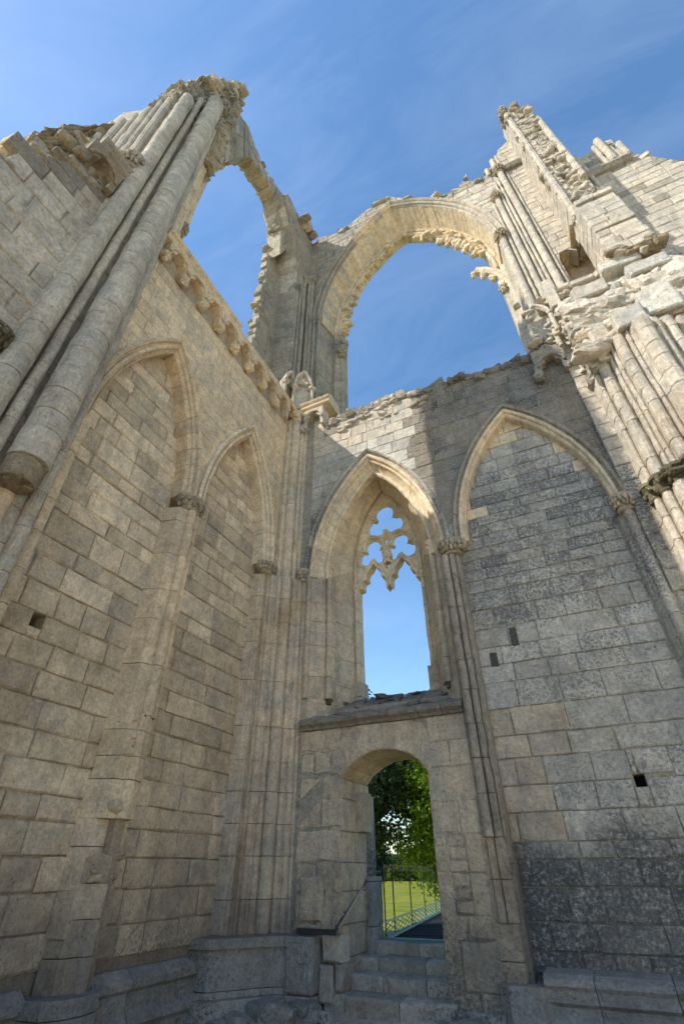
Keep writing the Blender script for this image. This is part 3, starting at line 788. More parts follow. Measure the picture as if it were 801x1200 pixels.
# far rubble of the outer wall, seen past the flank
rough_box('rubble_core', (-7.6, .28, 9), (-6.5, 1.2, 17.3), ROUGH, tall, .2, .13, 2.6, top=lambda x, y: 13.6+ (y-.28)*4.0+(x+6.5)*-.4)
rubble(tall, lambda: (lambda y: (R(-7.2, -6.5), y, 13.3+(y-.28)*3.9+R(-1.6, .15)))(R(.25, 1.1)), 95, (.18, .42), ROUGH, mats=[ROUGH, HIGH, WARM])
# upper body right of the shafts (solid jamb of the upper arch)
drums(tall, [(-6.55, 2.55), (-5.26, 2.55), (-5.32, 2.76), (-5.55, 2.84), (-5.60, 3.05), (-5.9, 3.15), (-5.95, 3.32), (-6.55, 3.36)], 11.9, 19.6, WARM, h=(.34, .5), name='jamb_stone', jit=.012)
drums(tall, circ(-5.38, 2.80, .06, 0, 360, 8), 12.5, 18.8, WARM, h=(.5, .8), name='slim_drum')
capital(tall, (-5.72, 3.10, 13.0), .14, .45, HIGH, leaves=18)
capital(tall, (-5.66, 3.02, 13.9), .13, .4, HIGH, leaves=18)
# ragged head
def ptop(x, y): return 17.6+(y-.8)*3.4+(.5*noise.noise(Vector((x*3, y*3, 0))))
rough_box('rubble_core', (-6.6, 1.35, 17.0), (-5.2, 3.0, 25.2), HIGH, tall, .17, .17, 2.0, top=lambda x, y: 17.4+(y-.8)*3.9 + (-x-5.2)*.9)
def onhead():
    y = R(1.55, 2.9); x = R(-6.3, -5.15)
    return (x, y, 17.2+(y-.8)*3.9+(-x-5.2)*.9+R(-1.0, .25))
rubble(tall, onhead, 120, (.15, .40), HIGH, mats=[HIGH, ROUGH, HIGH, TALL])
for y in (2.1, 2.45): capital(tall, (-5.12, y, 17.2+(y-.8)*2.0), .17, .45, HIGH, leaves=18)

# ================================================================ BROKEN ARCH over the left wall
lar = thing('broken_arch', 'thin ruined arch leaping from the tall pier to the corner against the sky', 'arch', (-5.9, 5, 19))
FLU = Frame((-5.9, 0, 0), (0, 1))
lo_ = [(2.9, 19.2), (3.36, 19.3), (3.5, 20.2), (3.72, 21.2), (4.05, 22.5), (4.4, 23.7), (4.85, 24.05), (5.3, 24.25), (5.75, 24.35), (6.15, 24.3), (6.5, 23.8), (6.75, 23.0), (6.95, 22.1), (7.05, 21.0)]
hi_ = [(1.9, 23.4), (2.1, 24.4), (2.4, 25.3), (2.9, 25.4), (3.4, 25.45), (4.0, 25.7), (4.6, 25.25), (5.2, 25.0), (5.7, 25.2), (6.2, 25.55), (6.8, 25.8), (7.4, 25.8), (8.0, 25.7), (8.6, 25.5)]
vr = part('voussoir_ring', lar)
ring2(vr, FLU, lo_, hi_, 0, -.62, HIGH, rows=2, per=2, jit=.03, mats=[HIGH, TALL, HIGH], bev=.03)
lo3 = [(a, b-.02) for a, b in lo_]
def alongarch(a=0, b=12):
    s = R(a, b); k = int(s); t = s-k
    l = Vector(lo_[k]).lerp(Vector(lo_[k+1]), t); h = Vector(hi_[k]).lerp(Vector(hi_[k+1]), t)
    return l, h
def outer_pt():
    l, h = alongarch(); p = h+Vector((0, R(-.15, .08))); return (R(-6.5, -5.9), p.x, p.y)
def inner_pt():
    l, h = alongarch(0, 12); p = l+Vector((0, R(0, .2))); return (R(-6.5, -5.95), p.x, p.y)
rubble(lar, outer_pt, 80, (.12, .28), HIGH, mats=[HIGH, HIGH, TALL], name='broken_stone')
rubble(lar, inner_pt, 40, (.12, .26), HIGH, mats=[HIGH, TALL, ROUGH], name='broken_stone')

# ================================================================ UPPER CORNER PIER
cpier = thing('clerestory_pier', 'grey upper corner pier with slim shafts where the two ruined arches meet', 'pier', (-5.6, 8.9, 12.3))
up = part('shaft_cluster', cpier)
ZS = (.33, .5)
drums(up, [(-6.6, 7.86), (-5.72, 7.92), (-5.62, 7.98), (-5.62, 8.93), (-5.2, 8.93), (-5.08, 8.98), (-4.92, 9.75), (-4.92, 10.3), (-6.6, 10.3)], 12.4, 18.6, HIGH, h=ZS, name='pier_stone')
drums(up, [(-6.6, 7.86), (-5.72, 7.92), (-5.62, 7.98), (-5.62, 8.93), (-5.3, 8.95), (-5.2, 9.75), (-5.2, 10.3), (-6.6, 10.3)], 18.6, 25.3, HIGH, h=ZS, name='pier_stone')
for (x, y, r, zt) in ((-5.62, 8.02, .07, 19.6), (-5.60, 8.22, .06, 20.2), (-5.58, 8.44, .085, 20.8), (-5.52, 8.70, .07, 21.2), (-5.46, 8.86, .10, 21.4), (-5.30, 8.88, .06, 19.4), (-5.12, 8.94, .07, 18.4)):
    drums(up, circ(x, y, r, 0, 360, 10), 12.4, zt, HIGH, h=(.45, .7), name='drum')
    if r > .065: capital(cpier, (x, y, zt), r*1.5, .42, HIGH, leaves=14)
# inner (broken) order of the left arch: ragged jamb
ij = part('ragged_jamb', cpier)
for z0 in courses(12.4, 21.3, .28, .42)[:-1]:
    j = R(-.10, .10)
    g = stone_geo(Frame((-6.38, 0, 0), (0, 1)), [(6.96+j*.6, z0), (7.9, z0), (7.9, z0+.36), (6.96+j*.6, z0+.36)], .0+R(-.012, .012), -.27, .02, .002, .012)
    mesh('stone', g[0], g[1], HIGH, ij)
rubble(cpier, lambda: (R(-6.65, -6.5), 6.98+R(-.06, .15), R(13, 22.5)), 44, (.12, .26), HIGH, name='broken_stone', mats=[TALL, HIGH])
drums(ij, [(-6.66, 7.9), (-6.66, 7.12), (-6.42, 7.08), (-6.38, 7.9)], 12.4, 23.4, HIGH, h=(.3, .45), name='stone', jit=.012)
drums(ij, [(-6.5, 7.62), (-6.40, 7.62), (-6.3, 7.7), (-6.3, 7.9), (-6.5, 7.9)], 12.4, 20.2, HIGH, h=(.5, .8), name='drum')
# passage openings at the foot
b = MB(); box(b, (-6.45, 7.80, 12.45), (-6.0, 7.88, 14.2)); b.build('passage_opening', ROUGH, cpier)
b = MB(); box(b, (-5.0, 9.1, 12.45), (-4.90, 9.5, 14.4)); b.build('passage_opening', ROUGH, cpier)
# soffit and mouldings springing towards the left arch
sof = part('springing_soffit', cpier)
def larc(s, rise, zs, t, ym=5.08, r=0): return garc(ym, s, zs, rise, 1, r, t)
for k in range(12):
    a, b_ = k/16, (k+1)/16
    A0 = larc(2.9, 5.9, 19.6, a); A1 = larc(2.9, 5.9, 19.6, b_)
    B0 = larc(2.72, 5.0, 19.6, a); B1 = larc(2.72, 5.0, 19.6, b_)
    if A0[0] < 6.35: continue
    patch(sof, (-5.62, A0[0], A0[1]), (-5.62, A1[0], A1[1]), (-6.45, B1[0], B1[1]), (-6.45, B0[0], B0[1]), .25, random.choice((HIGH, TALL)), bev=.01)
voussoirs(sof, Frame((-5.62, 0, 0), (0, 1)), 5.08, 2.9, 19.6, 5.9, [(.42, -.6), (.42, .0), (.36, .07), (.30, .0), (.22, -.02), (.17, .05), (.10, .03), (.06, -.02), (0, -.02), (0, -.6)], HIGH, n=12, sides=(1,), skip=lambda s, k: k > 6)
# spandrel walls above the corner
spL = part('spandrel', cpier)
tl = [(6.2, 25.35), (7.0, 25.6), (8.0, 25.5), (8.9, 25.3)]
hL = arch_poly(5.08, 2.9, 19.6, 5.9, 12, .3)
ashlar(spL, Frame((-5.66, 0, 0), (0, 1)), 6.6, 8.95, courses(19.4, 26, .3, .42), holes=[hL], top=tl, mat=HIGH, wlo=.3, whi=.6, depth=.5, jit=.012, proud=.015)
rubble(cpier, lambda: (R(-6.4, -5.3), R(7.6, 9.9), 25.25+R(-.15, .06)), 60, (.15, .34), HIGH, mats=[HIGH, HIGH, TALL])

# carved double niche head standing on the cornice in the corner
nic = thing('broken_niche_head', 'pale broken double niche head standing on the corner of the cornice', 'carving', (-5.2, 8.0, 12.5))
for (cx_, cy_, ux, uy) in ((-5.45, 7.75, 0, 1), (-5.05, 8.0, .8, .6)):
    fr = Frame((cx_, cy_, 0), (ux, uy)); mb = MB()
    for sg in (-1, 1):
        arc = [(sg*(.27-.27*(i/6)**1.6), 13.35+.75*(i/6)**.8) for i in range(7)]
        for (a, b_) in zip(arc, arc[1:]):
            for off, rr in ((0, .06), (.08, .045)):
                bar(mb, fr.P(a[0]*(1-off), a[1]-off, .1-off*.6), fr.P(b_[0]*(1-off), b_[1]-off, .1-off*.6), rr, 6)
        bar(mb, fr.P(sg*.27, 12.5, .1), fr.P(sg*.27, 13.38, .1), .055, 8)
        for q in range(3): mb.add(*hull(fr.P(sg*.27+R(-.03, .03), 13.33+R(-.05, .05), .1), (.17, .17, .12), 12))
        mb.add(*hull(fr.P(sg*.1, 13.55, .08), (.14, .14, .14), 12))
    mb.add([fr.P(-.25, 12.5, -.12), fr.P(.25, 12.5, -.12), fr.P(.25, 13.5, -.12), fr.P(0, 14.1, -.12), fr.P(-.25, 13.5, -.12), fr.P(-.25, 12.5, .0), fr.P(.25, 12.5, .0), fr.P(.25, 13.5, .0), fr.P(0, 14.1, .0), fr.P(-.25, 13.5, .0)],
           [(5, 6, 7, 8, 9), (4, 3, 2, 1, 0), (0, 1, 6, 5), (1, 2, 7, 6), (2, 3, 8, 7), (3, 4, 9, 8), (4, 0, 5, 9)])
    mb.build('niche_head', PALE, nic)

# ================================================================ LOWER CORNER PIER
cor = thing('shaft_bundle_pier', 'bundle of thin weathered shafts filling the corner between the two walls', 'pier', (-5.2, 7.8, 0))
def bundle(pts):
    out = []
    for (x, y, r, a0, a1) in pts: out += circ(x, y, r, a0, a1, 6)
    return out
planC = [(-5.56, 7.30), (-5.40, 7.33)] + bundle([(-5.36, 7.40, .045, -100, 20), (-5.29, 7.47, .05, -120, 30), (-5.22, 7.56, .055, -120, 20), (-5.12, 7.66, .06, -120, 20), (-5.02, 7.80, .115, -120, 40), (-4.90, 7.93, .05, -130, 20), (-4.80, 8.0, .055, -130, 10), (-4.70, 8.06, .055, -130, 20)])+[(-4.60, 8.14), (-4.58, 8.34), (-5.56, 8.34)]
drums(cor, planC, .97, 3.2, CORN, h=(.38, .55), name='drum', jit=.006)
drums(cor, planC, 3.2, 6.78, CORN, h=(.45, .8), name='drum', jit=.003)
planU = [(-5.40, 8.3), (-5.36, 7.62)]+bundle([(-5.30, 7.62, .045, -110, 20), (-5.18, 7.68, .05, -120, 20), (-5.05, 7.80, .12, -120, 40), (-4.93, 7.92, .05, -120, 30), (-4.86, 8.02, .04, -120, 30)])+[(-4.84, 8.3)]
drums(cor, planU, 6.78, 11.75, CORN, h=(.45, .8), name='drum', jit=.003)
capital(cor, (-5.29, 7.42, 6.76), .15, .26, CAPM, fx=1, fy=1.4, leaves=30)
capital(cor, (-4.72, 8.03, 6.72), .13, .28, CAPM, leaves=28)
capital(cor, (-5.05, 7.80, 11.7), .18, .3, WARM, leaves=12)
# polygonal bases
drums(cor, [(-5.6, 6.85), (-5.22, 6.88), (-5.14, 7.0), (-4.98, 7.18), (-4.78, 7.42), (-4.62, 7.60), (-4.42, 7.70), (-4.14, 7.72), (-4.10, 8.3), (-5.6, 8.3)], .02, .38, BASE, h=[.02, .38], name='base_stone')
drums(cor, [(-5.6, 6.95), (-5.28, 6.98), (-5.18, 7.1), (-5.06, 7.24), (-4.86, 7.48), (-4.70, 7.66), (-4.46, 7.76), (-4.16, 7.78), (-4.14, 8.3), (-5.6, 8.3)], .38, .86, BASE, h=[.38, .45, .86], name='base_stone')
drums(cor, [(-5.6, 6.9), (-5.26, 6.93), (-5.16, 7.05), (-5.02, 7.2), (-4.82, 7.44), (-4.66, 7.62), (-4.44, 7.72), (-4.12, 7.74), (-4.10, 8.3), (-5.6, 8.3)], .86, .97, BASE, h=[.86, .97], name='base_stone')
rubble(cor, lambda: (-5.0+R(-.2, .5), 7.15+R(-.15, .35), R(.0, .16)), 18, (.25, .5), BASE, name='foundation_stone')

# ================================================================ FAR WALL (window and door bay + blind arch bay)
fw_ = thing('window_wall', 'grey shaded wall with a tracery window above a doorway and a wide blind arch', 'wall', (-1.4, 8, 0))
WZ = [.67, .89, 1.16, 1.51, 1.79, 1.99, 2.33, 2.66, 3.02, 3.33, 3.73, 4.13, 4.42, 4.72, 5.06, 5.42, 5.76, 6.01, 6.23, 6.45, 6.68, 6.94, 7.19, 7.39, 7.63, 7.87, 8.15, 8.43, 8.75, 9.08, 9.4, 9.73, 10.0]
XW, XB = -3.06, .19
hW = arch_poly(XW, 1.4, 6.8, 2.93, 3.70, .22); hBl = arch_poly(XB, 1.31, 6.8, 2.93, .3, .2)
door = [(-3.83, -.3), (-2.36, -.3), (-2.36, 2.92), (-2.47, 3.07), (-2.66, 3.2), (-2.86, 3.27), (-3.06, 3.29), (-3.28, 3.27), (-3.50, 3.19), (-3.70, 3.07), (-3.83, 2.93)]
topw = [(-5.3, 12.2), (-4.4, 12.1), (-4.25, 11.5), (-3.97, 11.6), (-3.5, 11.72), (-3.1, 11.6), (-2.76, 11.72), (-2.2, 11.75), (-1.81, 11.58), (-1.4, 11.5), (-1.13, 11.62), (-.8, 11.45), (-.49, 11.55), (-.1, 11.3), (.21, 11.35), (.5, 11.28), (.73, 11.42), (1.0, 11.32), (1.22, 11.5), (1.64, 11.75), (2.2, 12.3)]
tcore = [(a, b-.2) for a, b in topw]
core('front_core', FW, [(-5.3, 0), (2.4, 0)]+tcore[::-1], [door, hW, hBl], -.012, -.27, MORTARG, fw_, kind='stuff')
winB = arch_poly(XW, 1.22, 6.9, 2.78, 4.05)
core('wall_core', FW, [(-6.2, -.2), (3.0, -.2)]+[(a, b-.35) for a, b in tcore[::-1]], [door, winB, [(.40, 2.56), (.54, 2.56), (.54, 2.71), (.40, 2.71)]], -.27, -1.12, MORTARG, fw_, kind='stuff')
face = part('wall_face', fw_)
def mw(u, z):
    if z > interp(topw, u)-.45: return DARK
    if z > 9.9 and u > -1.9: return DARK
    if z > 10.3: return PALE if u < -1.2 else DARK
    if u < -3.6 and z > 8: return GREY
    return DARK if (u > -1.9 and z > 7.2) else GREY
zu = [6.6, 6.94, 7.25, 7.6, 7.95, 8.3, 8.6, 8.95, 9.3, 9.65, 10.0, 10.32, 10.65, 11.0, 11.35, 11.75, 12.1]
ashlar(face, FW, -4.6, 1.95, zu, holes=[hW, hBl], top=topw, mat=GREY, matf=mw, wlo=.28, whi=.62, gap=.003, jit=.006, proud=.006, bev=.008, splits=(XW, XB))
ashlar(face, FW, 1.5, 1.95, courses(.7, 6.6, .3, .42), mat=GREY, wlo=.4, whi=.5, gap=.005)
# blind panel, deeper
pn = part('blind_panel', fw_)
holeW = [(.40, 2.56), (.54, 2.56), (.54, 2.71), (.40, 2.71)]
def mpan(u, z):
    dx, dz = abs(u-XB), z
    edge = z > 9.0 or (z > 7 and dx > .95) 
    return CREAM if edge and z > 7.3 and R(0, 1) < .75 else GREY
ashlar(pn, FW, -1.36, 1.66, WZ, holes=[holeW], keep=lambda u, z: z < 6.9 or (abs(u-XB) < 1.45 and z < 9.9), mat=GREY, matf=lambda u, z: (DOORST if (2.0 < z < 3.9 and u < -.55+R(-.3, .3)) else mpan(u, z)),
       wlo=.36, whi=.78, d=-.26+.012, depth=.1, bev=.010, gap=.006, jit=.006, proud=.006)
mesh('putlog_hole', [FW.P(u, z, -.5) for u, z in holeW], [(0, 1, 2, 3)], HOLE, fw_)
for (u0, z0, u1, z1) in ((-.75, 4.69, -.63, 5.01), (-1.15, 4.39, -1.02, 4.63)):
    g = stone_geo(FW, [(u0, z0), (u1, z0), (u1, z1), (u0, z1)], -.228, -.3, .01, .004); mesh('dark_patch_stone', g[0], g[1], BLACKST, pn, label='small black lichened patch stone')
# blind arch moulding
ap = part('blind_arch_moulding', fw_)
PB = [(.22, -.02), (.22, .05), (.19, .075), (.155, .05), (.15, .0), (.11, -.01), (.10, .03), (.07, .035), (.045, .01), (.04, -.04), (.01, -.06), (.0, -.04), (-.02, -.07), (-.02, -.25), (.22, -.25)]
voussoirs(ap, FW, XB, 1.31, 6.8, 2.93, PB[:6]+[(.11, -.05), (.22, -.05)], HIGH, n=11, name='hood_stone')
voussoirs(ap, FW, XB, 1.31, 6.8, 2.93, [(.108, -.04), (.108, -.012)]+PB[6:13]+[(-.02, -.25), (.108, -.25)], CREAM, n=9)
# window arch: hood, main moulding, second order
wp = part('window_arch_moulding', fw_)
voussoirs(wp, FW, XW, 1.4, 6.8, 2.93, [(.24, -.02), (.24, .06), (.20, .09), (.165, .06), (.155, .0), (.12, -.02), (.12, -.06), (.24, -.06)], GREY, n=10, name='hood_stone')
PM = [(.118, -.04), (.118, -.01), (.10, .03), (.065, .04), (.03, .02), (.02, -.04), (-.005, -.05), (-.02, -.03), (-.045, -.05), (-.05, -.10), (-.085, -.16), (-.13, -.21), (-.17, -.235), (-.175, -.20), (-.21, -.19), (-.24, -.22), (-.24, -.40), (.118, -.40)]
voussoirs(wp, FW, XW, 1.4, 6.8, 2.93, PM, CREAM, n=9)
# jambs of the window below the springing
jm = part('window_jamb', fw_)
def mirror(pl, xm): return [(2*xm-x, y) for x, y in pl]
JL = [(-4.66, 8.4), (-4.66, 8.02), (-4.585, 8.0)]+[(-4.56+.05*math.cos(math.radians(a)), 7.99+.05*math.sin(math.radians(a))) for a in range(-140, 41, 30)]+[(-4.50, 8.06), (-4.44, 8.10), (-4.36, 8.16), (-4.30, 8.24)]+[(-4.22+.06*math.cos(math.radians(a)), 8.29+.06*math.sin(math.radians(a))) for a in range(-170, 31, 25)]+[(-4.15, 8.38), (-4.15, 8.45)]
drums(jm, JL, 4.25, 6.85, DOORST, h=(.4, .7), name='jamb_stone', jit=.003)
drums(jm, [(-4.66, 8.4), (-4.66, 8.02), (-4.5, 8.0), (-4.34, 8.1), (-4.15, 8.36), (-4.15, 8.45)], 3.82, 4.25, DOORST, h=[3.82, 4.25], name='jamb_stone')
JR = mirror(JL, XW)
drums(jm, JR, 4.25, 6.85, DOORST, h=(.4, .7), name='jamb_stone', jit=.003)
drums(jm, mirror([(-4.66, 8.4), (-4.66, 8.02), (-4.5, 8.0), (-4.34, 8.1), (-4.15, 8.36), (-4.15, 8.45)], XW), 3.82, 4.25, DOORST, h=[3.82, 4.25], name='jamb_stone')
for sx in (-1, 1):
    x = XW+sx*1.16
    capital(jm, (x, 8.28, 6.92), .085, .20, CREAM, leaves=12); capital(jm, (x, 8.28, 4.16), .07, .10, MOSS, leaves=8)
    drums(jm, circ(x, 8.28, .055, 0, 360, 8), 6.8, 7.0, CREAM, h=[6.8, 7.0], name='jamb_stone')
core('frame_backing', Frame((0, 9.0, 0), (1, 0)), arch_poly(XW, 1.3, 6.9, 2.9, 4.0), [arch_poly(-3.14, .84, 7.3, 2.15, 4.4)], -.06, -.26, CREAM, fw_, kind='stuff')
# splayed reveal from the second order to the window frame
rv = part('splayed_reveal', fw_)
zc = courses(4.1, 6.9, .35, .55)
for sx in (-1, 1):
    f0 = lambda t: garc(XW, 1.17, 6.9, 2.72, sx, 0, t); b0 = lambda t: garc(-3.12, .86, 7.3, 2.15, sx, 0, t)
    for a, b_ in zip(zc, zc[1:]):
        q = [(f0(0)[0], 8.38, a), (b0(0)[0], 9.0, a), (b0(0)[0], 9.0, b_), (f0(0)[0], 8.38, b_)]
        m = [q[0], tuple((Vector(q[0])+Vector(q[1]))/2), tuple((Vector(q[3])+Vector(q[2]))/2), q[3]]
        for u in ((q,) if R(0, 1) < .4 else (m, [m[1], q[1], q[2], m[2]])):
            u = u if sx < 0 else [u[1], u[0], u[3], u[2]]
            patch(rv, *u, .2, DOORST if R(0, 1) < .6 else CORN, bev=.005, gap=.002)
    q = [(f0(0)[0], 8.38, 6.9), (b0(0)[0], 9.0, 6.9), (b0(0)[0], 9.0, 7.3), (f0(0)[0], 8.38, 6.9005)]
    if sx > 0: q = [q[1], q[0], q[3], q[2]]
    patch(rv, *q, .2, DOORST, bev=.004, gap=.001)
    K = 10
    for k in range(K):
        a, b_ = k/K, (k+1)/K
        q = [(f0(a)[0], 8.38, f0(a)[1]), (b0(a)[0], 9.0, b0(a)[1]), (b0(b_)[0], 9.0, b0(b_)[1]), (f0(b_)[0], 8.38, f0(b_)[1])]
        if sx > 0: q = [q[1], q[0], q[3], q[2]]
        patch(rv, *q, .2, CREAM, bev=.004, gap=.0015)
# window frame and tracery
WIN = thing('tracery_window', 'slender pointed stone window with trefoil tracery and its central mullion lost', 'window', (-3.12, 9.1, 4.2))
F9 = Frame((0, 9.05, 0), (1, 0))
fm = part('frame', WIN)
PF = [(.20, -.06), (.20, .02), (.16, .035), (.13, .01), (.12, -.03), (.085, -.04), (.07, .0), (.035, .005), (.01, -.03), (.0, -.07), (.0, -.26), (.20, -.26)]
voussoirs(fm, F9, -3.14, .74, 7.3, 2.05, PF, CREAM, n=7)
JF = [(-4.08, 9.3), (-4.08, 9.04), (-4.04, 9.02), (-4.0, 9.05), (-3.98, 9.09)]+[(-3.93+.045*math.cos(math.radians(a)), 9.06+.045*math.sin(math.radians(a))) for a in range(-170, 31, 25)]+[(-3.885, 9.12), (-3.88, 9.3)]
drums(fm, JF, 4.75, 7.31, CREAM, h=(.35, .6), name='jamb_stone', jit=.004)
drums(fm, mirror(JF, -3.14), 4.75, 7.31, CREAM, h=(.35, .6), name='jamb_stone', jit=.004)
drums(fm, [(-4.1, 9.3), (-4.1, 9.0), (-3.84, 8.98), (-3.82, 9.3)], 4.2, 4.75, DOORST, h=[4.2, 4.45, 4.75], name='jamb_stone')
drums(fm, mirror([(-4.1, 9.3), (-4.1, 9.0), (-3.84, 8.98), (-3.80, 9.3)], -3.14), 4.3, 4.85, DOORST, h=[4.3, 4.85], name='jamb_stone')
capital(WIN, (-2.36, 9.05, 6.78), .06, .16, CREAM, leaves=10); capital(WIN, (-3.93, 9.05, 6.78), .06, .16, CREAM, leaves=10)

def offset_loop(lp, r):
    n = len(lp); out = []
    s = 1 if area(lp) > 0 else -1
    for i in range(n):
        p, q, t = Vector(lp[i-1]), Vector(lp[i]), Vector(lp[(i+1) % n])
        a = (q-p); b_ = (t-q)
        if a.length < 1e-6 or b_.length < 1e-6: out.append(tuple(q)); continue
        na = Vector((a.y, -a.x)).normalized(); nb = Vector((b_.y, -b_.x)).normalized()
        m = (na+nb); m = m.normalized() if m.length > 1e-4 else na
        out.append((q.x+m.x*r*s, q.y+m.y*r*s))
    return out
def tracery(name, fr, outline, holes, d1, d0, ch, mat, parent):
    """pierced plate with chamfered openings"""
    big = [offset_loop(h, ch) for h in holes]
    mb = MB()
    def plate(loops, d, flip):
        tri = geometry.tessellate_polygon([[Vector((p[0], p[1], 0)) for p in lp] for lp in loops])
        flat = [p for lp in loops for p in lp]; f = []
        for t in tri:
            if (area([flat[i] for i in t]) < 0) != flip: t = t[::-1]
            f.append(tuple(t))
        mb.add([fr.P(p[0], p[1], d) for p in flat], f)
    plate([outline]+big, d1, False); plate([outline]+big, d0, True)
    for h, g in zip(holes, big):
        n = len(h)
        lay = [(g, d1), (h, d1-ch*1.3), (h, d0+ch*1.3), (g, d0)]
        v = [fr.P(p[0], p[1], d) for lp, d in lay for p in lp]
        f = []
        for k in range(3):
            for i in range(n):
                j = (i+1) % n; f.append((k*n+i, k*n+j, (k+1)*n+j, (k+1)*n+i))
        mb.add(v, f)
    n = len(outline)
    mb.add([fr.P(p[0], p[1], d) for d in (d1, d0) for p in outline], [(i, n+i, n+(i+1) % n, (i+1) % n) for i in range(n)])
    o = mb.build(name, mat, parent)
    bm = bmesh.new(); bm.from_mesh(o.data); bmesh.ops.recalc_face_normals(bm, faces=bm.faces); bm.to_mesh(o.data); bm.free()
    return o
tx = -3.14
def rotl(c, cx, cz, ang, s=1.0):
    ca, sa = math.cos(math.radians(ang)), math.sin(math.radians(ang))
    return [((x*ca-z*sa)*s, (x*sa+z*ca)*s, r*s) for x, z, r in c]
TR = [(0, .16, .155), (-.15, -.09, .15), (.15, -.09, .15)]
holes = [lobed(tx, 8.60, rotl(TR, 0, 0, 0, 1.46), 54)]
for sx in (-1, 1):
    holes.append(lobed(tx+sx*.345, 7.76, rotl(TR, 0, 0, 0, 1.12), 44))
# small leftover piercings
holes.append([(tx-.06, 8.05), (tx, 7.93), (tx+.06, 8.05), (tx, 8.12)])
holes.append([(tx-.045, 7.40), (tx, 7.27), (tx+.045, 7.40), (tx, 7.52)])
# bottom outline: two cusped lancet heads that meet in a broken stump
def lancet(cx, hw, zs, sx):
    pts = []
    for (x, z) in [(-hw, zs), (-hw, zs+.10), (-hw+.03, zs+.18), (-hw+.10, zs+.20), (-hw+.12, zs+.24), (-hw+.10, zs+.30), (-hw+.14, zs+.40), (-hw+.22, zs+.47), (0, zs+.60)]:
        pts.append((x, z))
    right = [(-x, z) for x, z in pts[::-1][1:]]
    return [(cx+x, z) for x, z in pts+right]
zb = 6.86
L1 = lancet(tx-.35, .29, zb, -1); L2 = lancet(tx+.35, .29, zb, 1)
bot = [(-3.90, zb-.03)]+L1+[(tx-.055, zb-.12), (tx+.02, zb-.02), (tx+.045, zb-.09)]+L2+[(-2.38, zb-.03)]
topo = [garc(-3.14, .76, 7.3, 2.08, 1, 0, t/12) for t in range(13)]+[garc(-3.14, .76, 7.3, 2.08, -1, 0, t/12) for t in range(11, -1, -1)]
tracery('tracery', F9, bot+topo, holes, -.03, -.27, .085, CREAM, WIN)
# raised ribs on the tracery face
rb = MB()
def ribline(pts, r=.022, d=-.035):
    for a, b_ in zip(pts, pts[1:]): bar(rb, F9.P(a[0], a[1], d), F9.P(b_[0], b_[1], d), r, 5)
for h_ in holes[:3]:
    lp = offset_loop(h_, .11); ribline(lp+lp[:1], .022)
for sx in (-1, 1):
    cxx = tx+sx*.35
    ribline([(cxx-.34, zb+.02), (cxx-.32, zb+.25), (cxx-.22, zb+.47), (cxx, zb+.69), (cxx+.22, zb+.47), (cxx+.32, zb+.25), (cxx+.34, zb+.02)])
rb.build('tracery_ribs', CREAM, WIN)

# sloping sill and drip course
sill = part('window_sill', fw_)
def slopept(u, t): return (u, 7.98+t*1.10, 3.83+t*.60)
us = [-4.50, -4.1, -3.72, -3.3, -2.95, -2.55, -2.2, -1.85, -1.62]
for r_ in range(3):
    for a, b_ in zip(us, us[1:]):
        o = R(-.05, .05); t0, t1 = r_/3, (r_+1)/3
        patch(sill, slopept(a+o, t0), slopept(b_+o, t0), slopept(b_+o, t1), slopept(a+o, t1), .3, DARK, bev=.02, gap=.006, jit=.015)
rubble(sill, lambda: (lambda t: (R(-4.35, -2.0), 8.0+t*.95, 3.83+t*.55))(R(0, 1)), 18, (.12, .24), DARK, flat=.3, name='broken_stone')
extrude_h(sill, FW, [(-.3, 3.68), (.04, 3.68), (.06, 3.72), (.13, 3.76), (.14, 3.80), (.10, 3.85), (-.02, 3.90), (-.3, 3.95)], -4.60, -1.66, DARK, 'drip_stone', .55, jit=.008)

# door bay masonry
db = part('door_masonry', fw_)
dz = [.12, .55, .98, 1.42, 1.8, 2.22, 2.62, 2.98, 3.33, 3.68]
ashlar(db, FW, -4.62, -3.83, dz, mat=DOORST, wlo=.28, whi=.6, gap=.008, jit=.02, proud=.022, bev=.02, step=.16, depth=.2)
ashlar(db, FW, -2.36, -1.66, [.05, .5, .98, 1.22], mat=DOORST, wlo=.28, whi=.42, gap=.007, jit=.015, proud=.015, bev=.02, depth=.2)
ashlar(db, FW, -2.36, -1.93, [1.22, 1.37, 1.50, 1.66, 1.80, 1.95, 2.1], mat=DOORST, wlo=.16, whi=.3, gap=.008, jit=.012, proud=.02, bev=.018, depth=.2)
ashlar(db, FW, -1.93, -1.66, [1.22, 1.66, 2.1], mat=DOORST, wlo=.26, whi=.3, gap=.004, jit=.006)
ashlar(db, FW, -2.36, -1.66, [2.1, 2.5, 2.95], mat=DOORST, wlo=.3, whi=.45, gap=.003, jit=.006, proud=.004)
ashlar(db, FW, -2.30, -1.66, [2.95, 3.3, 3.68], holes=[door], mat=DOORST, wlo=.3, whi=.4, gap=.003, proud=.004)
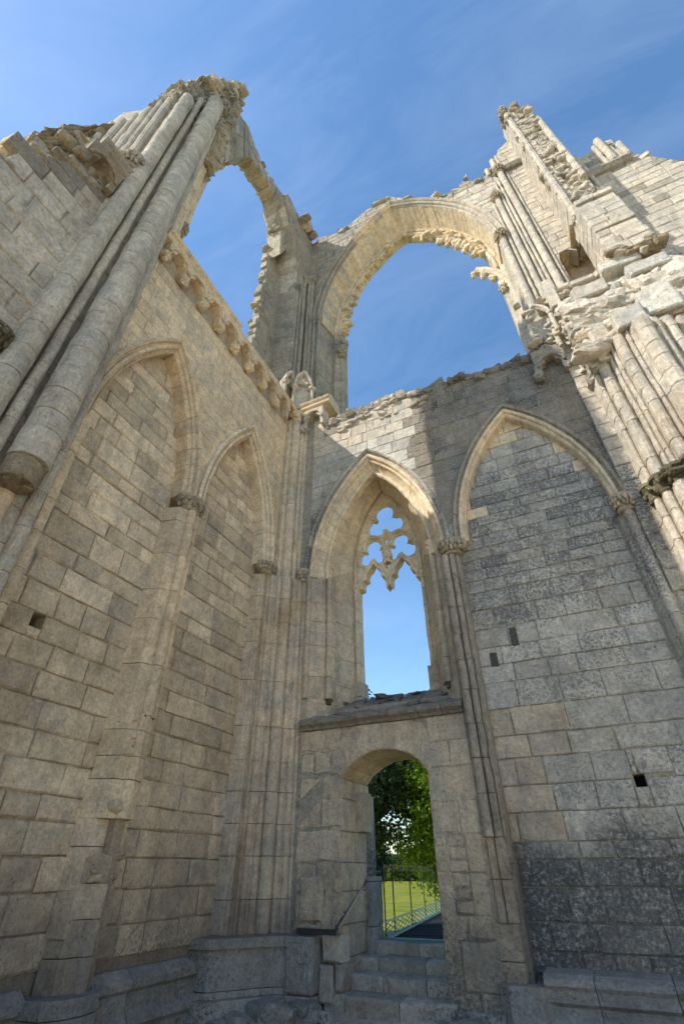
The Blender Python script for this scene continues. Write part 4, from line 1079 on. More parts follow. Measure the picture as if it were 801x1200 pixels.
# arch stones over the door
n = 9; cxd, czd, rd = -3.095, 2.30, 1.0
dfront = [(-3.83, 2.93), (-3.70, 3.07), (-3.50, 3.19), (-3.28, 3.27), (-3.06, 3.29), (-2.86, 3.27), (-2.66, 3.2), (-2.47, 3.07), (-2.36, 2.92)]
dtop = [(-4.0, 3.2), (-3.86, 3.45), (-3.6, 3.67), (-3.3, 3.67), (-3.08, 3.67), (-2.84, 3.67), (-2.6, 3.67), (-2.36, 3.60), (-2.2, 3.2)]
ring2(db, FW, dfront, dtop, .004, -.25, DOORST, jit=.004, gap=.002, bev=.006, name='arch_stone')
ashlar(db, FW, -4.62, -3.98, [3.30, 3.68], mat=DOORST, wlo=.3, whi=.4, gap=.003)
# reveals and barrel of the doorway
dr = part('door_reveal', fw_)
zz = courses(.3, 2.9, .3, .45)
for a, b_ in zip(zz, zz[1:]):
    ys = [8.0, 8.0+R(.35, .6), 9.13]
    for y0, y1 in zip(ys, ys[1:]):
        patch(dr, (-3.815, y0, a), (-3.815, y1, a), (-3.815, y1, b_), (-3.815, y0, b_), .2, DOORST, bev=.012, gap=.005, jit=.01)
        patch(dr, (-2.37, y1, a), (-2.37, y0, a), (-2.37, y0, b_), (-2.37, y1, b_), .2, DOORST, bev=.012, gap=.005, jit=.01)
bk = [(a+(.0), b_-.02) for a, b_ in dfront]
for (a, za), (b_, zb_) in zip(dfront, dfront[1:]):
    for y0, y1 in ((8.0, 8.4), (8.4, 8.8), (8.8, 9.12)):
        patch(dr, (b_, y0, zb_-.012), (a, y0, za-.012), (a, y1, za-.012), (b_, y1, zb_-.012), .15, WARM, bev=.006, gap=.002)
# rebated outer jamb on the left with a projecting block
b = MB(); box(b, (-3.86, 8.62, 2.2), (-3.66, 8.86, 2.75)); b.build('hinge_block', DOORST, dr)
drums(dr, [(-3.95, 8.95), (-3.80, 8.93), (-3.76, 9.02), (-3.78, 9.25), (-3.95, 9.25)], .8, 2.75, GREY, h=(.35, .5), name='jamb_stone')
drums(dr, [(-3.95, 8.9), (-3.72, 8.88), (-3.70, 9.02), (-3.70, 9.28), (-3.95, 9.28)], .5, 1.62, BASE, h=[.5, 1.0, 1.55, 1.62], name='jamb_stone')
# weathered top of the wall
tp = part('broken_top', fw_)
u = -4.3
while u < 1.7:
    wd = R(.16, .34); z = interp(topw, u+wd/2)
    for q in range(2):
        g = hull(FW.P(u+wd/2, z-.10-R(0, .05), -.20-.42*q+R(-.05, .05)), (wd*1.15, .5, R(.18, .30)), 20); mesh('cap_stone', g[0], g[1], DARK if u > -2.1 else random.choice((PALE, HIGH)), tp)
    u += wd*.86
for i in range(14):
    g = hull(FW.P(R(-3.7, 1.5), 0, R(-1.0, -.6))+Vector((0, 0, interp(topw, 0)+R(-.1, .1))), (R(.3, .6), R(.3, .5), R(.2, .4)), 16); mesh('cap_stone', g[0], g[1], DARK, tp)
# rough scar left of the window arch where a vault has torn away
rubble(tp, lambda: FW.P(R(-3.9, -1.4), R(10.9, 11.45), R(-.04, .0)), 34, (.10, .22), PALE, flat=.6, name='broken_stone')
# slim shafts between window bay and blind arch
ms = part('shaft_pair', fw_)
planM = [(-1.70, 8.3), (-1.69, 8.0), (-1.655, 7.97), (-1.645, 8.0)]+[(-1.575+.068*math.cos(math.radians(a)), 7.92+.068*math.sin(math.radians(a))) for a in range(-190, 11, 20)]+[(-1.50, 7.98)]+[(-1.445+.05*math.cos(math.radians(a)), 7.94+.05*math.sin(math.radians(a))) for a in range(-180, 11, 27)]+[(-1.385, 7.98), (-1.37, 7.95), (-1.35, 7.97), (-1.33, 8.26), (-1.33, 8.3)]
drums(ms, planM, 2.05, 6.5, HIGH, h=(.35, .55), name='drum', jit=.006)
planM2 = [(-1.72, 8.3), (-1.71, 8.0), (-1.64, 7.98), (-1.61, 7.94), (-1.53, 7.93), (-1.515, 7.98), (-1.50, 7.94), (-1.42, 7.93), (-1.38, 7.99), (-1.33, 8.27), (-1.33, 8.3)]
drums(ms, planM2, 1.16, 2.05, DOORST, h=(.3, .45), name='drum', jit=.004)
planM3 = [(-1.72, 8.3), (-1.71, 7.99), (-1.40, 7.96), (-1.33, 8.27), (-1.33, 8.3)]
drums(ms, planM3, .5, 1.16, DOORST, h=[.5, .8, 1.16], name='drum')
capital(ms, (-1.42, 7.98, 6.5), .165, .30, CAPM, fx=1.3, leaves=34)
rsft = part('wall_shaft', fw_)
planR = [(1.42, 8.3), (1.46, 8.1), (1.52, 8.02)]+[(1.60+.075*math.cos(math.radians(a)), 7.95+.075*math.sin(math.radians(a))) for a in range(-170, 11, 30)]+[(1.72, 8.0), (1.76, 7.95), (1.82, 7.97), (1.86, 8.3)]
drums(rsft, planR, .7, 6.6, GREY, h=(.45, .8), name='drum')
capital(rsft, (1.58, 7.95, 6.55), .14, .30, CAPM, fx=1.15, leaves=30)
# plinth under the blind arch, and the stones under the door
plw = [(-.4, -.1), (.14, -.1), (.14, .26), (.17, .30), (.13, .34), (.08, .40), (.08, .46), (.14, .50), (.15, .60), (.18, .64), (.16, .69), (.08, .73), (-.4, .75)]
extrude_h(fw_, FW, plw, -1.2, 1.9, BASE, 'plinth_stone', .75)
drums(fw_, [(-1.74, 8.3), (-1.72, 7.92), (-1.6, 7.80), (-1.25, 7.78), (-1.15, 7.9), (-1.15, 8.3)], .02, .62, BASE, h=[.02, .62], name='base_stone')
# remnant of the corbel table at both ends of this wall
corbel_unit(fw_, FW, -4.55, 11.45, PALE, w=.6, h=.62)
extrude_h(fw_, FW, cp, -5.0, -4.05, WARM, 'cornice_stone', .5)
extrude_h(fw_, FW, [(-.3, 11.95), (.12, 11.95), (.17, 12.05), (.12, 12.15), (-.3, 12.2)], -5.0, -4.3, WARM, 'cornice_stone', .5)
corbel_unit(fw_, FW, 1.42, 10.35, HIGH, w=.66, h=.78)
for k in range(9):
    a0, a1 = PI*k/9, PI*(k+1)/9
for (a, b_, r) in (((1.08, 10.35), (1.18, 10.95), .07), ((1.18, 10.95), (1.42, 11.25), .08), ((1.42, 11.25), (1.66, 10.95), .08), ((1.66, 10.95), (1.76, 10.4), .07)):
    m_ = MB(); bar(m_, FW.P(a[0], a[1], .12), FW.P(b_[0], b_[1], .12), r, 8); m_.build('hood_moulding', HIGH, fw_)

# ================================================================ RIGHT WALL PIER (springers of the lost vault), sunlit
rp_ = thing('sunlit_springer_pier', 'sunlit pier of ribbed vault springers with a mossy ledge and rough broken top', 'pier', (2.8, 7.6, 0))
def leanf(z):
    t = max(0, z-7.2)/2.6; return (-.02*t*t, -.16*t*t)
low = part('shafts', rp_)
planS = [(1.86, 8.3), (1.86, 8.0), (1.93, 7.90), (1.95, 7.80)]+bundle([(2.00, 7.66, .06, -200, 0), (2.12, 7.50, .075, -200, 0), (2.30, 7.33, .11, -200, 0), (2.52, 7.20, .06, -200, 0), (2.66, 7.12, .06, -200, 0)])+bundle([(2.90, 7.02, .17, -200, 20), (3.18, 7.08, .06, -180, 20), (3.34, 7.18, .08, -160, 20), (3.60, 7.34, .11, -160, 20), (3.8, 7.55, .07, -160, 20)])+[(4.0, 7.8), (4.05, 8.3)]
drums(low, planS, 0, 6.45, PALE, h=(.4, .65), name='drum')
upp = part('springing_ribs', rp_)
planT = [(1.95, 8.3), (1.97, 7.88)]+bundle([(2.04, 7.70, .045, -190, 10), (2.17, 7.54, .10, -200, 0), (2.31, 7.42, .035, -190, 10), (2.38, 7.34, .035, -190, 10), (2.50, 7.20, .095, -190, 10), (2.64, 7.13, .035, -190, 10), (2.88, 7.0, .15, -190, 10), (3.10, 7.02, .05, -190, 10)])+bundle([(3.30, 7.12, .09, -170, 20), (3.52, 7.26, .08, -170, 20), (3.72, 7.42, .08, -170, 20)])+[(4.0, 7.7), (4.05, 8.3)]
drums(upp, planT, 6.78, 9.75, PALE, h=(.3, .5), name='rib_stone', lean=leanf, jit=.006, broken=True)
# mossy ledge of capitals
lg = part('ledge', rp_)
for (x, y) in ((2.0, 7.72), (2.14, 7.52), (2.33, 7.34), (2.55, 7.18), (2.72, 7.08), (2.92, 6.98), (3.14, 7.02), (3.36, 7.12), (3.6, 7.28), (3.82, 7.5)):
    capital(lg, (x, y, 6.42), .14, .34, MOSS, leaves=12)
rubble(lg, lambda: (lambda t: (1.95+t*1.9, 7.72-.72*math.sin(t*PI*.95)**.8+R(-.05, .05), 6.62+R(-.1, .14)))(R(0, 1)), 40, (.1, .22), MOSS, flat=.5, name='broken_stone')
strip = part('pier_flank', rp_)
ashlar(strip, Frame((0, 7.93, 0), (1, 0)), 1.70, 2.05, courses(5.0, 12.4, .3, .42), mat=PALE, wlo=.3, whi=.4, depth=.3, jit=.008, matf=lambda u, z: PALE if z > 7.5 else GREY)
# blocks above the ribs, then rubble fill up to the passage
blk = part('broken_blocks', rp_)
rough_box('rubble_core', (1.95, 7.30, 9.5), (4.6, 8.9, 12.95), PALE, rp_, .17, .14, 1.9, top=lambda x, y: 11.2+min(1.75, max(0, (y-7.2)*2.4)))
def slope_pt():
    x = R(2.0, 4.5); t = R(0, 1); return (x, 7.15+t*1.0, 9.8+t*3.0+R(-.15, .1))
rubble(blk, slope_pt, 120, (.18, .5), PALE, mats=[PALE, PALE, ROUGH, PALE, GREY], flat=.55)
for (x0, x1, y0, z0, z1) in ((2.10, 2.45, 7.02, 9.75, 10.25), (2.5, 3.05, 6.86, 9.8, 10.35), (3.1, 3.7, 6.95, 10.0, 10.75), (3.55, 4.2, 7.1, 9.7, 10.5), (2.6, 3.3, 7.35, 11.0, 11.35), (3.4, 4.1, 7.3, 11.1, 11.3), (3.5, 4.3, 7.5, 12.1, 12.5), (2.3, 3.0, 7.45, 11.9, 12.35), (3.1, 3.9, 7.55, 12.7, 13.1)):
    g = stone_geo(Frame((0, y0, 0), (1, 0)), [(x0, z0), (x1, z0+R(-.03, .03)), (x1, z1), (x0, z1+R(-.03, .03))], 0, -.7, .03, 0, .02, .2); mesh('block', g[0], g[1], random.choice((PALE, GREY, PALE)), blk)
# ledge slabs at passage level
for (x0, x1) in ((1.95, 2.45), (2.47, 3.0), (3.02, 3.6), (3.62, 4.2)):
    g = stone_geo(Frame((0, 7.72+R(-.06, .06), 0), (1, 0)), [(x0, 12.88), (x1, 12.9), (x1, 13.06), (x0, 13.05)], 0, -1.3, .03, .004, .015, .2); mesh('slab', g[0], g[1], PALE, blk)
# carved fragments standing on the left of the pier
fr_ = thing('carved_canopy_fragment', 'small broken carved canopy clinging to the sunlit pier beside the great arch', 'carving', (1.75, 7.9, 11.4))
for (ox, oz, s) in ((1.55, 11.7, 1.0), (1.95, 11.2, .8)):
    mb = MB(); fr = Frame((ox, 7.82, 0), (1, -.15))
    for sg in (-1, 1):
        arc = [(sg*(.26*s-.26*s*(i/6)**1.6), oz+.45+.55*s*(i/6)**.8) for i in range(7)]
        for (a, b_) in zip(arc, arc[1:]):
            for off, rr in ((0, .05), (.07, .035)): bar(mb, fr.P(a[0], a[1]-off, .08-off*.5), fr.P(b_[0], b_[1]-off, .08-off*.5), rr, 6)
        bar(mb, fr.P(sg*.26*s, oz-.2, .05), fr.P(sg*.26*s, oz+.5, .05), .05, 8)
    box(mb, tuple(fr.P(-.28*s, oz-.3, -.1)), tuple(Vector(fr.P(.28*s, oz+.8, -.1))+Vector((0, .16, 0))))
    mb.build('canopy', PALE, fr_)
m_ = MB(); box(m_, (1.86, 7.6, 12.2), (2.08, 7.95, 13.3)); box(m_, (2.12, 7.62, 10.9), (2.32, 7.9, 12.1)); box(m_, (2.38, 7.58, 10.8), (2.52, 7.9, 12.0)); m_.build('pinnacle_stub', PALE, fr_)
rubble(fr_, lambda: (R(1.2, 2.5), 7.8+R(-.1, .1), R(11.0, 13.2)), 36, (.1, .24), PALE, name='broken_stone')

# ================================================================ GREAT ARCH over the far wall
ga = thing('great_arch', 'huge ruined pointed window arch against the blue sky above the far wall', 'arch', (-1.7, 9, 18.4))
FG = Frame((0, 8.9, 0), (1, 0))
GX, GS, GZ, GH = -1.72, 3.32, 18.4, 6.55
tg = [(-5.7, 25.4), (-5.2, 25.6), (-4.63, 25.2), (-4.2, 25.1), (-3.67, 25.4), (-3.0, 25.85), (-2.37, 26.1), (-1.63, 26.0), (-1.0, 25.0), (-.3, 24.3), (.3, 23.7), (1.0, 23.5), (1.26, 24.0), (1.96, 23.3), (2.6, 24.2), (3.4, 25.3)]
hG = arch_poly(GX, GS, GZ, GH, 12, .34)
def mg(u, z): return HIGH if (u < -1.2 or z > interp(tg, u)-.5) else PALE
sp = part('spandrel', ga)
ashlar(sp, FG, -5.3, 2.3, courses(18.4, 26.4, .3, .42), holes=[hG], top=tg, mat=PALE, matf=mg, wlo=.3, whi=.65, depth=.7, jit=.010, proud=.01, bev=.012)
gm = part('arch_moulding', ga)
PG = [(.36, -.6), (.36, .02), (.31, .10), (.26, .03), (.25, -.03), (.19, -.04), (.17, .03), (.12, .05), (.08, .01), (.07, -.06), (.03, -.08), (.0, -.05), (-.02, -.10), (-.02, -.6)]
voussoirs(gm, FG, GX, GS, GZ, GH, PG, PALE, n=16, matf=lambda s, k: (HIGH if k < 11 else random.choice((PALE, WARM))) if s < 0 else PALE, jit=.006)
# soffit slabs and the inner order that held the tracery
sf = part('soffit', ga)
for sx in (-1, 1):
    A0 = lambda t: garc(GX, GS-.02, GZ, GH, sx, 0, t); B0 = lambda t: garc(GX+.08, GS-.12, GZ, GH-.75, sx, 0, t)
    K = 26
    for k in range(K):
        a, b_ = k/K, (k+1)/K
        q = [(A0(a)[0], 8.98, A0(a)[1]), (B0(a)[0], 9.75, B0(a)[1]), (B0(b_)[0], 9.75, B0(b_)[1]), (A0(b_)[0], 8.98, A0(b_)[1])]
        if sx > 0: q = [q[1], q[0], q[3], q[2]]
        patch(sf, *q, .3, random.choice((CREAM, WARM, CREAM)) if sx > 0 or k > 15 else random.choice((WARM, TALL, WARM)), bev=.012, gap=.005, jit=.006)
FI = Frame((0, 9.72, 0), (1, 0))
io = part('tracery_order', ga)
PI_ = [(.34, -.4), (.34, .0), (.28, .05), (.22, .0), (.2, -.05), (.13, -.06), (.10, .0), (.05, .01), (.0, -.05), (.0, -.4)]
voussoirs(io, FI, GX+.12, GS-.38, GZ, GH-1.15, PI_, CREAM, n=18, jit=.012, matf=lambda s, k: random.choice((WARM, CREAM)), skip=lambda s, k: False)
# broken tracery teeth along the inner edge
teeth = part('broken_tracery', ga)
def tooth(side, t, s=1.0, mat=CREAM):
    x, z = garc(GX+.12, GS-.38, GZ, GH-1.15, side, -.02, t)
    x2, z2 = garc(GX+.12, GS-.38, GZ, GH-1.15, side, -.30*s, t)
    mb = MB()
    dirx, dirz = x2-x, z2-z
    mb.add(*hull((x+dirx*.3, 9.85, z+dirz*.3), (.26*s, .28, .26*s), 14))
    mb.add(*hull((x+dirx*.7, 9.85, z+dirz*.7), (.2*s, .24, .2*s), 12))
    mb.add(*hull((x+dirx*.95+R(-.06, .06), 9.85, z+dirz*.95-.05), (.14*s, .2, .16*s), 10))
    mb.build('broken_cusp', mat, teeth)
for t in [.02, .06, .10, .13, .19, .23, .26, .33, .36, .41]: tooth(-1, t+R(-.01, .01), R(.5, 1.0), WARM)
for t in [.28, .34, .39, .42, .47, .50, .54, .57, .60, .64, .67, .70, .74, .78, .82]: tooth(1, t+R(-.012, .012), R(.6, 1.25))
rubble(teeth, lambda: (lambda g: (g[0], 9.8+R(-.1, .1), g[1]))(garc(GX+.12, GS-.38, GZ, GH-1.15, random.choice((1, 1, -1)), R(-.12, .12), R(.2, .95))), 70, (.12, .28), CREAM, name='broken_stone')
# stub of the tracery sub arch on the right
mb = MB(); pts = [(1.62, 16.9), (1.50, 17.6), (1.30, 18.15), (1.02, 18.5), (.72, 18.75)]
for (a, b_) in zip(pts, pts[1:]):
    bar(mb, (a[0], 9.8, a[1]), (b_[0], 9.8, b_[1]), .13, 8, .12); bar(mb, (a[0]+.06, 9.76, a[1]+.13), (b_[0]+.06, 9.76, b_[1]+.13), .07, 6)
for (a, k) in zip(pts[1:], (1, .9, .8, .7)): mb.add(*hull((a[0]-.13*k, 9.8, a[1]-.2*k), (.26*k, .24, .3*k), 14)); mb.add(*hull((a[0]-.16*k, 9.8, a[1]-.34*k), (.12, .16, .14), 10))
mb.build('tracery_stub', CREAM, ga)
# jambs below the springing, inner order
for sx, m_ in ((-1, HIGH), (1, PALE)):
    q_ = GX+.12
    pl = [(q_+sx*3.28, 9.7), (q_+sx*3.22, 9.66), (q_+sx*3.14, 9.72), (q_+sx*3.08, 9.80), (q_+sx*2.98, 9.80), (q_+sx*2.94, 9.86), (q_+sx*2.94, 10.2), (q_+sx*3.5, 10.2), (q_+sx*3.5, 9.7)]
    jb = part('window_jamb', ga); drums(jb, pl, 11.2, 18.5, m_, h=(.35, .6), name='jamb_stone')
capital(ga, (GX-2.86, 9.82, 17.0), .18, .5, HIGH, leaves=24); capital(ga, (GX-2.78, 9.84, 17.5), .14, .4, HIGH, leaves=20)
capital(ga, (GX+3.1, 9.8, 16.9), .13, .3, PALE, leaves=16)
# sloping tops of the ring
rubble(ga, lambda: (lambda u: (u, R(8.95, 9.6), interp(tg, u)+R(-.22, .02)))(R(-5.2, 2.4)), 130, (.2, .5), HIGH, mats=[HIGH, HIGH, PALE], flat=.45, name='cap_stone')
ring_out = [(-5.3, 18.4)]+[(a, b_-.3) for a, b_ in tg if -5.3 <= a <= 2.4]+[(2.4, 18.4)]
ring_in = arch_poly(GX, GS, GZ, GH, 18.45, .12)[2:]
core('arch_core', FG, ring_out+ring_in, [], -.5, -1.0, HIGH, ga, kind='stuff')

# ================================================================ RIGHT TOWER
tw = thing('sunlit_tower', 'sunlit ruined tower stump with slim shafts, a small doorway and a broken projecting wall', 'tower', (3.2, 8.5, 13))
twf = part('wall_face', tw)
ttop = [(1.5, 23.3), (2.6, 24.4), (3.0, 25.2), (3.45, 25.6)]
drx = [(2.92, 12.4), (3.45, 12.4), (3.45, 16.0), (3.2, 16.35), (2.98, 16.3), (2.92, 16.0)]
ashlar(twf, FG, 2.62, 3.42, courses(12.9, 25.5, .28, .4), holes=[drx], top=ttop, mat=PALE, wlo=.3, whi=.6, depth=.5, gap=.004)
drums(twf, [(1.62, 9.0), (1.60, 8.93), (2.9, 8.93), (2.9, 10.2), (1.62, 10.2)], 12.5, 18.4, PALE, h=(.35, .5), name='pier_stone')
drums(twf, [(1.95, 9.0), (1.95, 8.93), (2.9, 8.93), (2.9, 10.2), (1.95, 10.2)], 18.4, 23.4, PALE, h=(.35, .5), name='pier_stone')
tsh = part('shafts', tw)
for (x, y, r, zt) in ((1.75, 8.86, .115, 18.3), (1.95, 8.87, .05, 20.9), (2.12, 8.84, .095, 21.0), (2.30, 8.87, .05, 22.5), (2.42, 8.86, .05, 22.7), (2.60, 8.82, .11, 22.9), (2.80, 8.88, .045, 22.9)):
    drums(tsh, circ(x, y, r, 0, 360, 12), 12.6, zt, PALE, h=(.4, .65), name='drum', jit=.003)
    if r > .09: capital(tw, (x, y, zt-.05), r*1.55, .5, ROUGH, leaves=22)
for (x, r, zt) in ((2.25, .08, 23.9), (2.55, .1, 24.5), (2.75, .05, 24.7)): drums(tsh, circ(x, 8.90, r, 0, 360, 10), 21.5 if x < 2.2 else 23.3, zt, PALE, h=(.4, .6), name='drum')
extrude_h(twf, FG, [(-.2, 22.95), (.12, 22.95), (.2, 23.1), (.14, 23.25), (-.2, 23.3)], 2.5, 3.4, HIGH, 'string_stone', .4)
# projecting wall
tv = part('projecting_wall', tw)
FT = Frame((3.40, 0, 0), (0, -1))      # its left face: u = -y, looks towards -x
def fy(z): return 7.95 if z > 16 else 7.35
zst = courses(13.0, 26.2, .3, .45)
for a, b_ in zip(zst, zst[1:]):
    y0 = 7.98 - .04*math.sin(a*2.1)+R(-.02, .02); ys = [8.95, R(8.4, 8.6), y0+.02]
    if a > 25.2: ys = [8.95, 8.5]
    for p, q in zip(ys, ys[1:]):
        if a < 16.2 and q > 8.2: continue   # passage
        poly = [(-p, a), (-q, a), (-q, b_), (-p, b_)]
        g = stone_geo(FT, poly, R(-.006, .006), -.35, .01, .004); mesh('stone', g[0], g[1], PALE, tv)
rough_box('rubble_core', (3.5, 8.05, 16.2), (4.25, 9.4, 26.0), PALE, tw, .15, .13, 2.4, top=lambda x, y: 26.2-(x-3.4)*1.2-abs(y-8.3)*.6)
for i in range(150):
    z = R(15.9, 25.6); s = R(.13, .30)
    g = hull((R(3.5, 4.2), 8.07+R(-.06, .05), z), (s*1.3, s, s*.75), 14); mesh('rubble_stone', g[0], g[1], random.choice((PALE, PALE, HIGH)), tv)
drums(tv, [(3.42, 8.0), (3.40, 7.93), (3.46, 7.87), (3.54, 7.88), (3.56, 7.96), (3.56, 8.1), (3.42, 8.1)], 16.2, 25.4, PALE, h=(.4, .6), name='drum')
drums(tv, circ(4.26, 8.02, .10, 0, 360, 10), 18.2, 23.8, PALE, h=(.4, .6), name='drum')
drums(tv, [(4.2, 8.1), (4.34, 8.1), (4.36, 9.4), (4.2, 9.4)], 13.0, 24.2, PALE, h=(.4, .6), name='stone')
for (x, y, z) in ((3.5, 8.0, 24.6), (3.45, 7.98, 25.7), (4.1, 7.95, 16.6), (3.9, 7.9, 16.3)): capital(tw, (x, y, z), .15, .35, HIGH, leaves=14)
rubble(tv, lambda: (R(3.4, 4.1), R(8.0, 8.6), R(25.2, 26.3)), 22, (.2, .42), PALE, mats=[PALE, HIGH, ROUGH])
# lower coursed block of the projecting wall
lb = part('coursed_block', tw)
ztb = courses(13.05, 16.1, .26, .4)
for a, b_ in zip(ztb, ztb[1:]):
    y0 = 7.55+R(-.03, .03)+(.0 if a > 13.6 else -.06)
    for x0, x1 in ((3.42, 3.42+R(.3, .55)), (None, 4.34)):
        if x0 is None: x0 = xprev
        xprev = x1
        g = stone_geo(Frame((0, y0, 0), (1, 0)), [(x0, a), (x1, a), (x1, b_), (x0, b_)], R(-.02, .02), -.6, .02, .006, .012, .2); mesh('stone', g[0], g[1], PALE, lb)
    g = stone_geo(Frame((3.42, 0, 0), (0, -1)), [(-8.16, a), (-7.57, a), (-7.57, b_), (-8.16, b_)], R(-.01, .01), -.4, .01, .005); mesh('stone', g[0], g[1], PALE, lb)
rubble(lb, lambda: (R(3.4, 4.4), R(7.45, 7.75), R(12.8, 13.2)), 22, (.16, .34), ROUGH, mats=[PALE, ROUGH], flat=.5)
rubble(lb, lambda: (R(3.5, 4.3), R(7.6, 8.0), R(15.9, 16.3)), 22, (.13, .26), PALE, flat=.6)
# passage interior, warm stone
b = MB()
b.add([(2.9, 9.6, 12.8), (4.2, 9.3, 12.8), (4.2, 9.3, 16.6), (2.9, 9.6, 16.6)], [(0, 1, 2, 3)])
b.add([(3.3, 8.2, 16.28), (4.2, 8.2, 16.28), (4.2, 9.6, 16.28), (2.8, 9.6, 16.35), (2.8, 8.95, 16.35), (3.3, 8.95, 16.28)], [(0, 1, 2, 3, 4, 5)])
b.add([(4.0, 8.1, 12.8), (4.0, 9.6, 12.8), (4.0, 9.6, 16.6), (4.0, 8.1, 16.6)], [(0, 1, 2, 3)])
b.build('passage', WARM, tw)

# ================================================================ FAR RIGHT WALL
fr2 = thing('coursed_wall', 'tall sunlit coursed wall at the right edge crossed by the tower shadow', 'wall', (6, 9, 12))
tf = [(4.2, 21.9), (4.9, 21.6), (5.45, 21.6), (5.6, 22.0), (5.85, 21.9), (6.1, 21.0), (6.2, 20.3), (6.6, 19.4), (7.2, 18.0), (8.0, 16.5), (9, 15.0)]
F10 = Frame((0, 9.0, 0), (1, 0))
def mtf(u, z): return PALE if R(0, 1) < .9 else HIGH
ashlar(fr2, F10, 4.2, 9.0, courses(9.0, 22, .30, .42), top=tf, mat=PALE, matf=mtf, wlo=.35, whi=.8, depth=.4, gap=.006, jit=.008, proud=.008, limit=300)
core('wall_core', F10, [(4.2, 0), (9, 0)]+[(a, b_-.25) for a, b_ in tf[::-1]], [], -.02, -1.0, MORTARG, fr2, kind='stuff')
extrude_h(fr2, F10, [(-.2, 19.75), (.10, 19.8), (.2, 19.95), (.16, 20.1), (-.2, 20.2)], 4.3, 6.1, HIGH, 'string_stone', .5)
fs = part('shafts', fr2)
for x, r, zt in ((5.52, .07, 21.75), (5.72, .12, 22.1), (6.12, .09, 21.2)): drums(fs, circ(x, 8.95, r, 0, 360, 10), 20.2, zt, PALE, h=(.4, .6), name='drum')
drums(fs, circ(4.9, 8.93, .06, 0, 360, 8), 18.0, 21.6, PALE, h=(.4, .6), name='drum')
rubble(fr2, lambda: (lambda u: (u, R(9.05, 9.7), interp(tf, u)-.16))(R(4.3, 8.6)), 60, (.18, .36), PALE, mats=[PALE, HIGH], name='cap_stone')

# ================================================================ OPPOSITE WALL, unseen, added to bounce sunlight onto the left wall
ow = thing('bounce_wall', 'unseen broken ashlar wall added across the nave to bounce sunlight onto the blind arches', 'wall', (12.5, -6, 0))
to = [(-18, 7.5), (-15, 9.0), (-11, 10.2), (-8, 9.2), (-4, 10.8), (0, 9.4), (3, 7.2), (4.5, 5.0)]
FO = Frame((12.5, 0, 0), (0, -1))
tom = [(-a_, b_) for a_, b_ in to[::-1]]
ashlar(ow, FO, -4.5, 18, courses(0, 11, .4, .5), top=tom, mat=PALE, wlo=.6, whi=1.1, limit=0)
core('wall_core', FO, [(-4.5, 0), (18, 0)]+[(a_, b_-.2) for a_, b_ in tom[::-1]], [], -.02, -1.0, MORTARG, ow, kind='stuff')

# ================================================================ STEPS
st = thing('stone_steps', 'worn stone steps climbing through the doorway', 'steps', (-3.1, 8.4, 0))
def step_row(x0, x1, y0, y1, z0, z1, cuts):
    xs = [x0]+cuts+[x1]
    for a, b_ in zip(xs, xs[1:]):
        j = R(-.008, .008); bm = bmesh.new(); v = []
        nx, ny = max(2, int((b_-a)/.12)), 3
        mb = MB()
        g = gp = .006
        fx0, fx1 = a+gp, b_-gp
        pr = [(y0+.0, z0), (y0-.005, z1-.035), (y0+.012, z1-.010), (y0+.04, z1), (y1, z1+.004), (y1, z0)]
        vv = []
        for i in range(nx+1):
            x = fx0+(fx1-fx0)*i/nx
            for k, (y, z) in enumerate(pr):
                wv = noise.noise(Vector((x*2.3, y*3, z*5)))*.014 if k in (1, 2, 3) else 0
                wear = -.018*math.exp(-((x+3.0)/.35)**2) if k in (2, 3) else 0
                vv.append((x, y+wv+j, z+wv*.6+wear))
        m = len(pr); ff = []
        for i in range(nx):
            for k in range(m): ff.append((i*m+k, i*m+(k+1) % m, (i+1)*m+(k+1) % m, (i+1)*m+k))
        ff.append(tuple(range(m))); ff.append(tuple(range(nx*m, nx*m+m))[::-1])
        o = mesh('step_stone', vv, ff, STEP, st)
        b2 = bmesh.new(); b2.from_mesh(o.data); bmesh.ops.recalc_face_normals(b2, faces=b2.faces); b2.to_mesh(o.data); b2.free()
step_row(-3.90, -2.34, 8.98, 9.4, .55, .84, [-3.05])
step_row(-3.95, -2.34, 8.64, 9.1, .4, .69, [-3.55, -2.85])
step_row(-3.96, -2.34, 8.30, 8.8, .2, .55, [-3.35, -2.75])
step_row(-4.05, -2.26, 7.92, 8.5, .05, .39, [-3.75, -3.0])
step_row(-4.9, -1.9, 7.55, 8.1, -.05, .20, [-4.2, -3.3, -2.5])
# rough cheek stones left of the steps
ck = thing('rough_step_cheek', 'heap of rough blocks and a carved panel flanking the steps on their left', 'stones', (-4.0, 8.0, 0))
for (x0, x1, z0, z1, y) in ((-4.10, -3.80, .70, .98, 7.90), (-4.12, -3.90, .30, .68, 7.88), (-3.98, -3.83, .98, 1.2, 7.96), (-3.90, -3.80, .42, .70, 7.92), (-3.94, -3.81, 1.2, 1.42, 7.97), (-3.96, -3.82, 1.42, 1.62, 7.97), (-4.5, -4.12, 1.10, 1.62, 7.95), (-4.10, -3.98, 1.14, 1.6, 7.97), (-4.5, -4.12, .98, 1.08, 7.93)):
    g = stone_geo(Frame((0, y, 0), (1, 0)), [(x0, z0), (x1, z0), (x1, z1), (x0, z1)], R(-.01, .01), -.3, .03, .004, .012, .12); mesh('block', g[0], g[1], DOORST if z1 > 1.0 else STEP, ck)
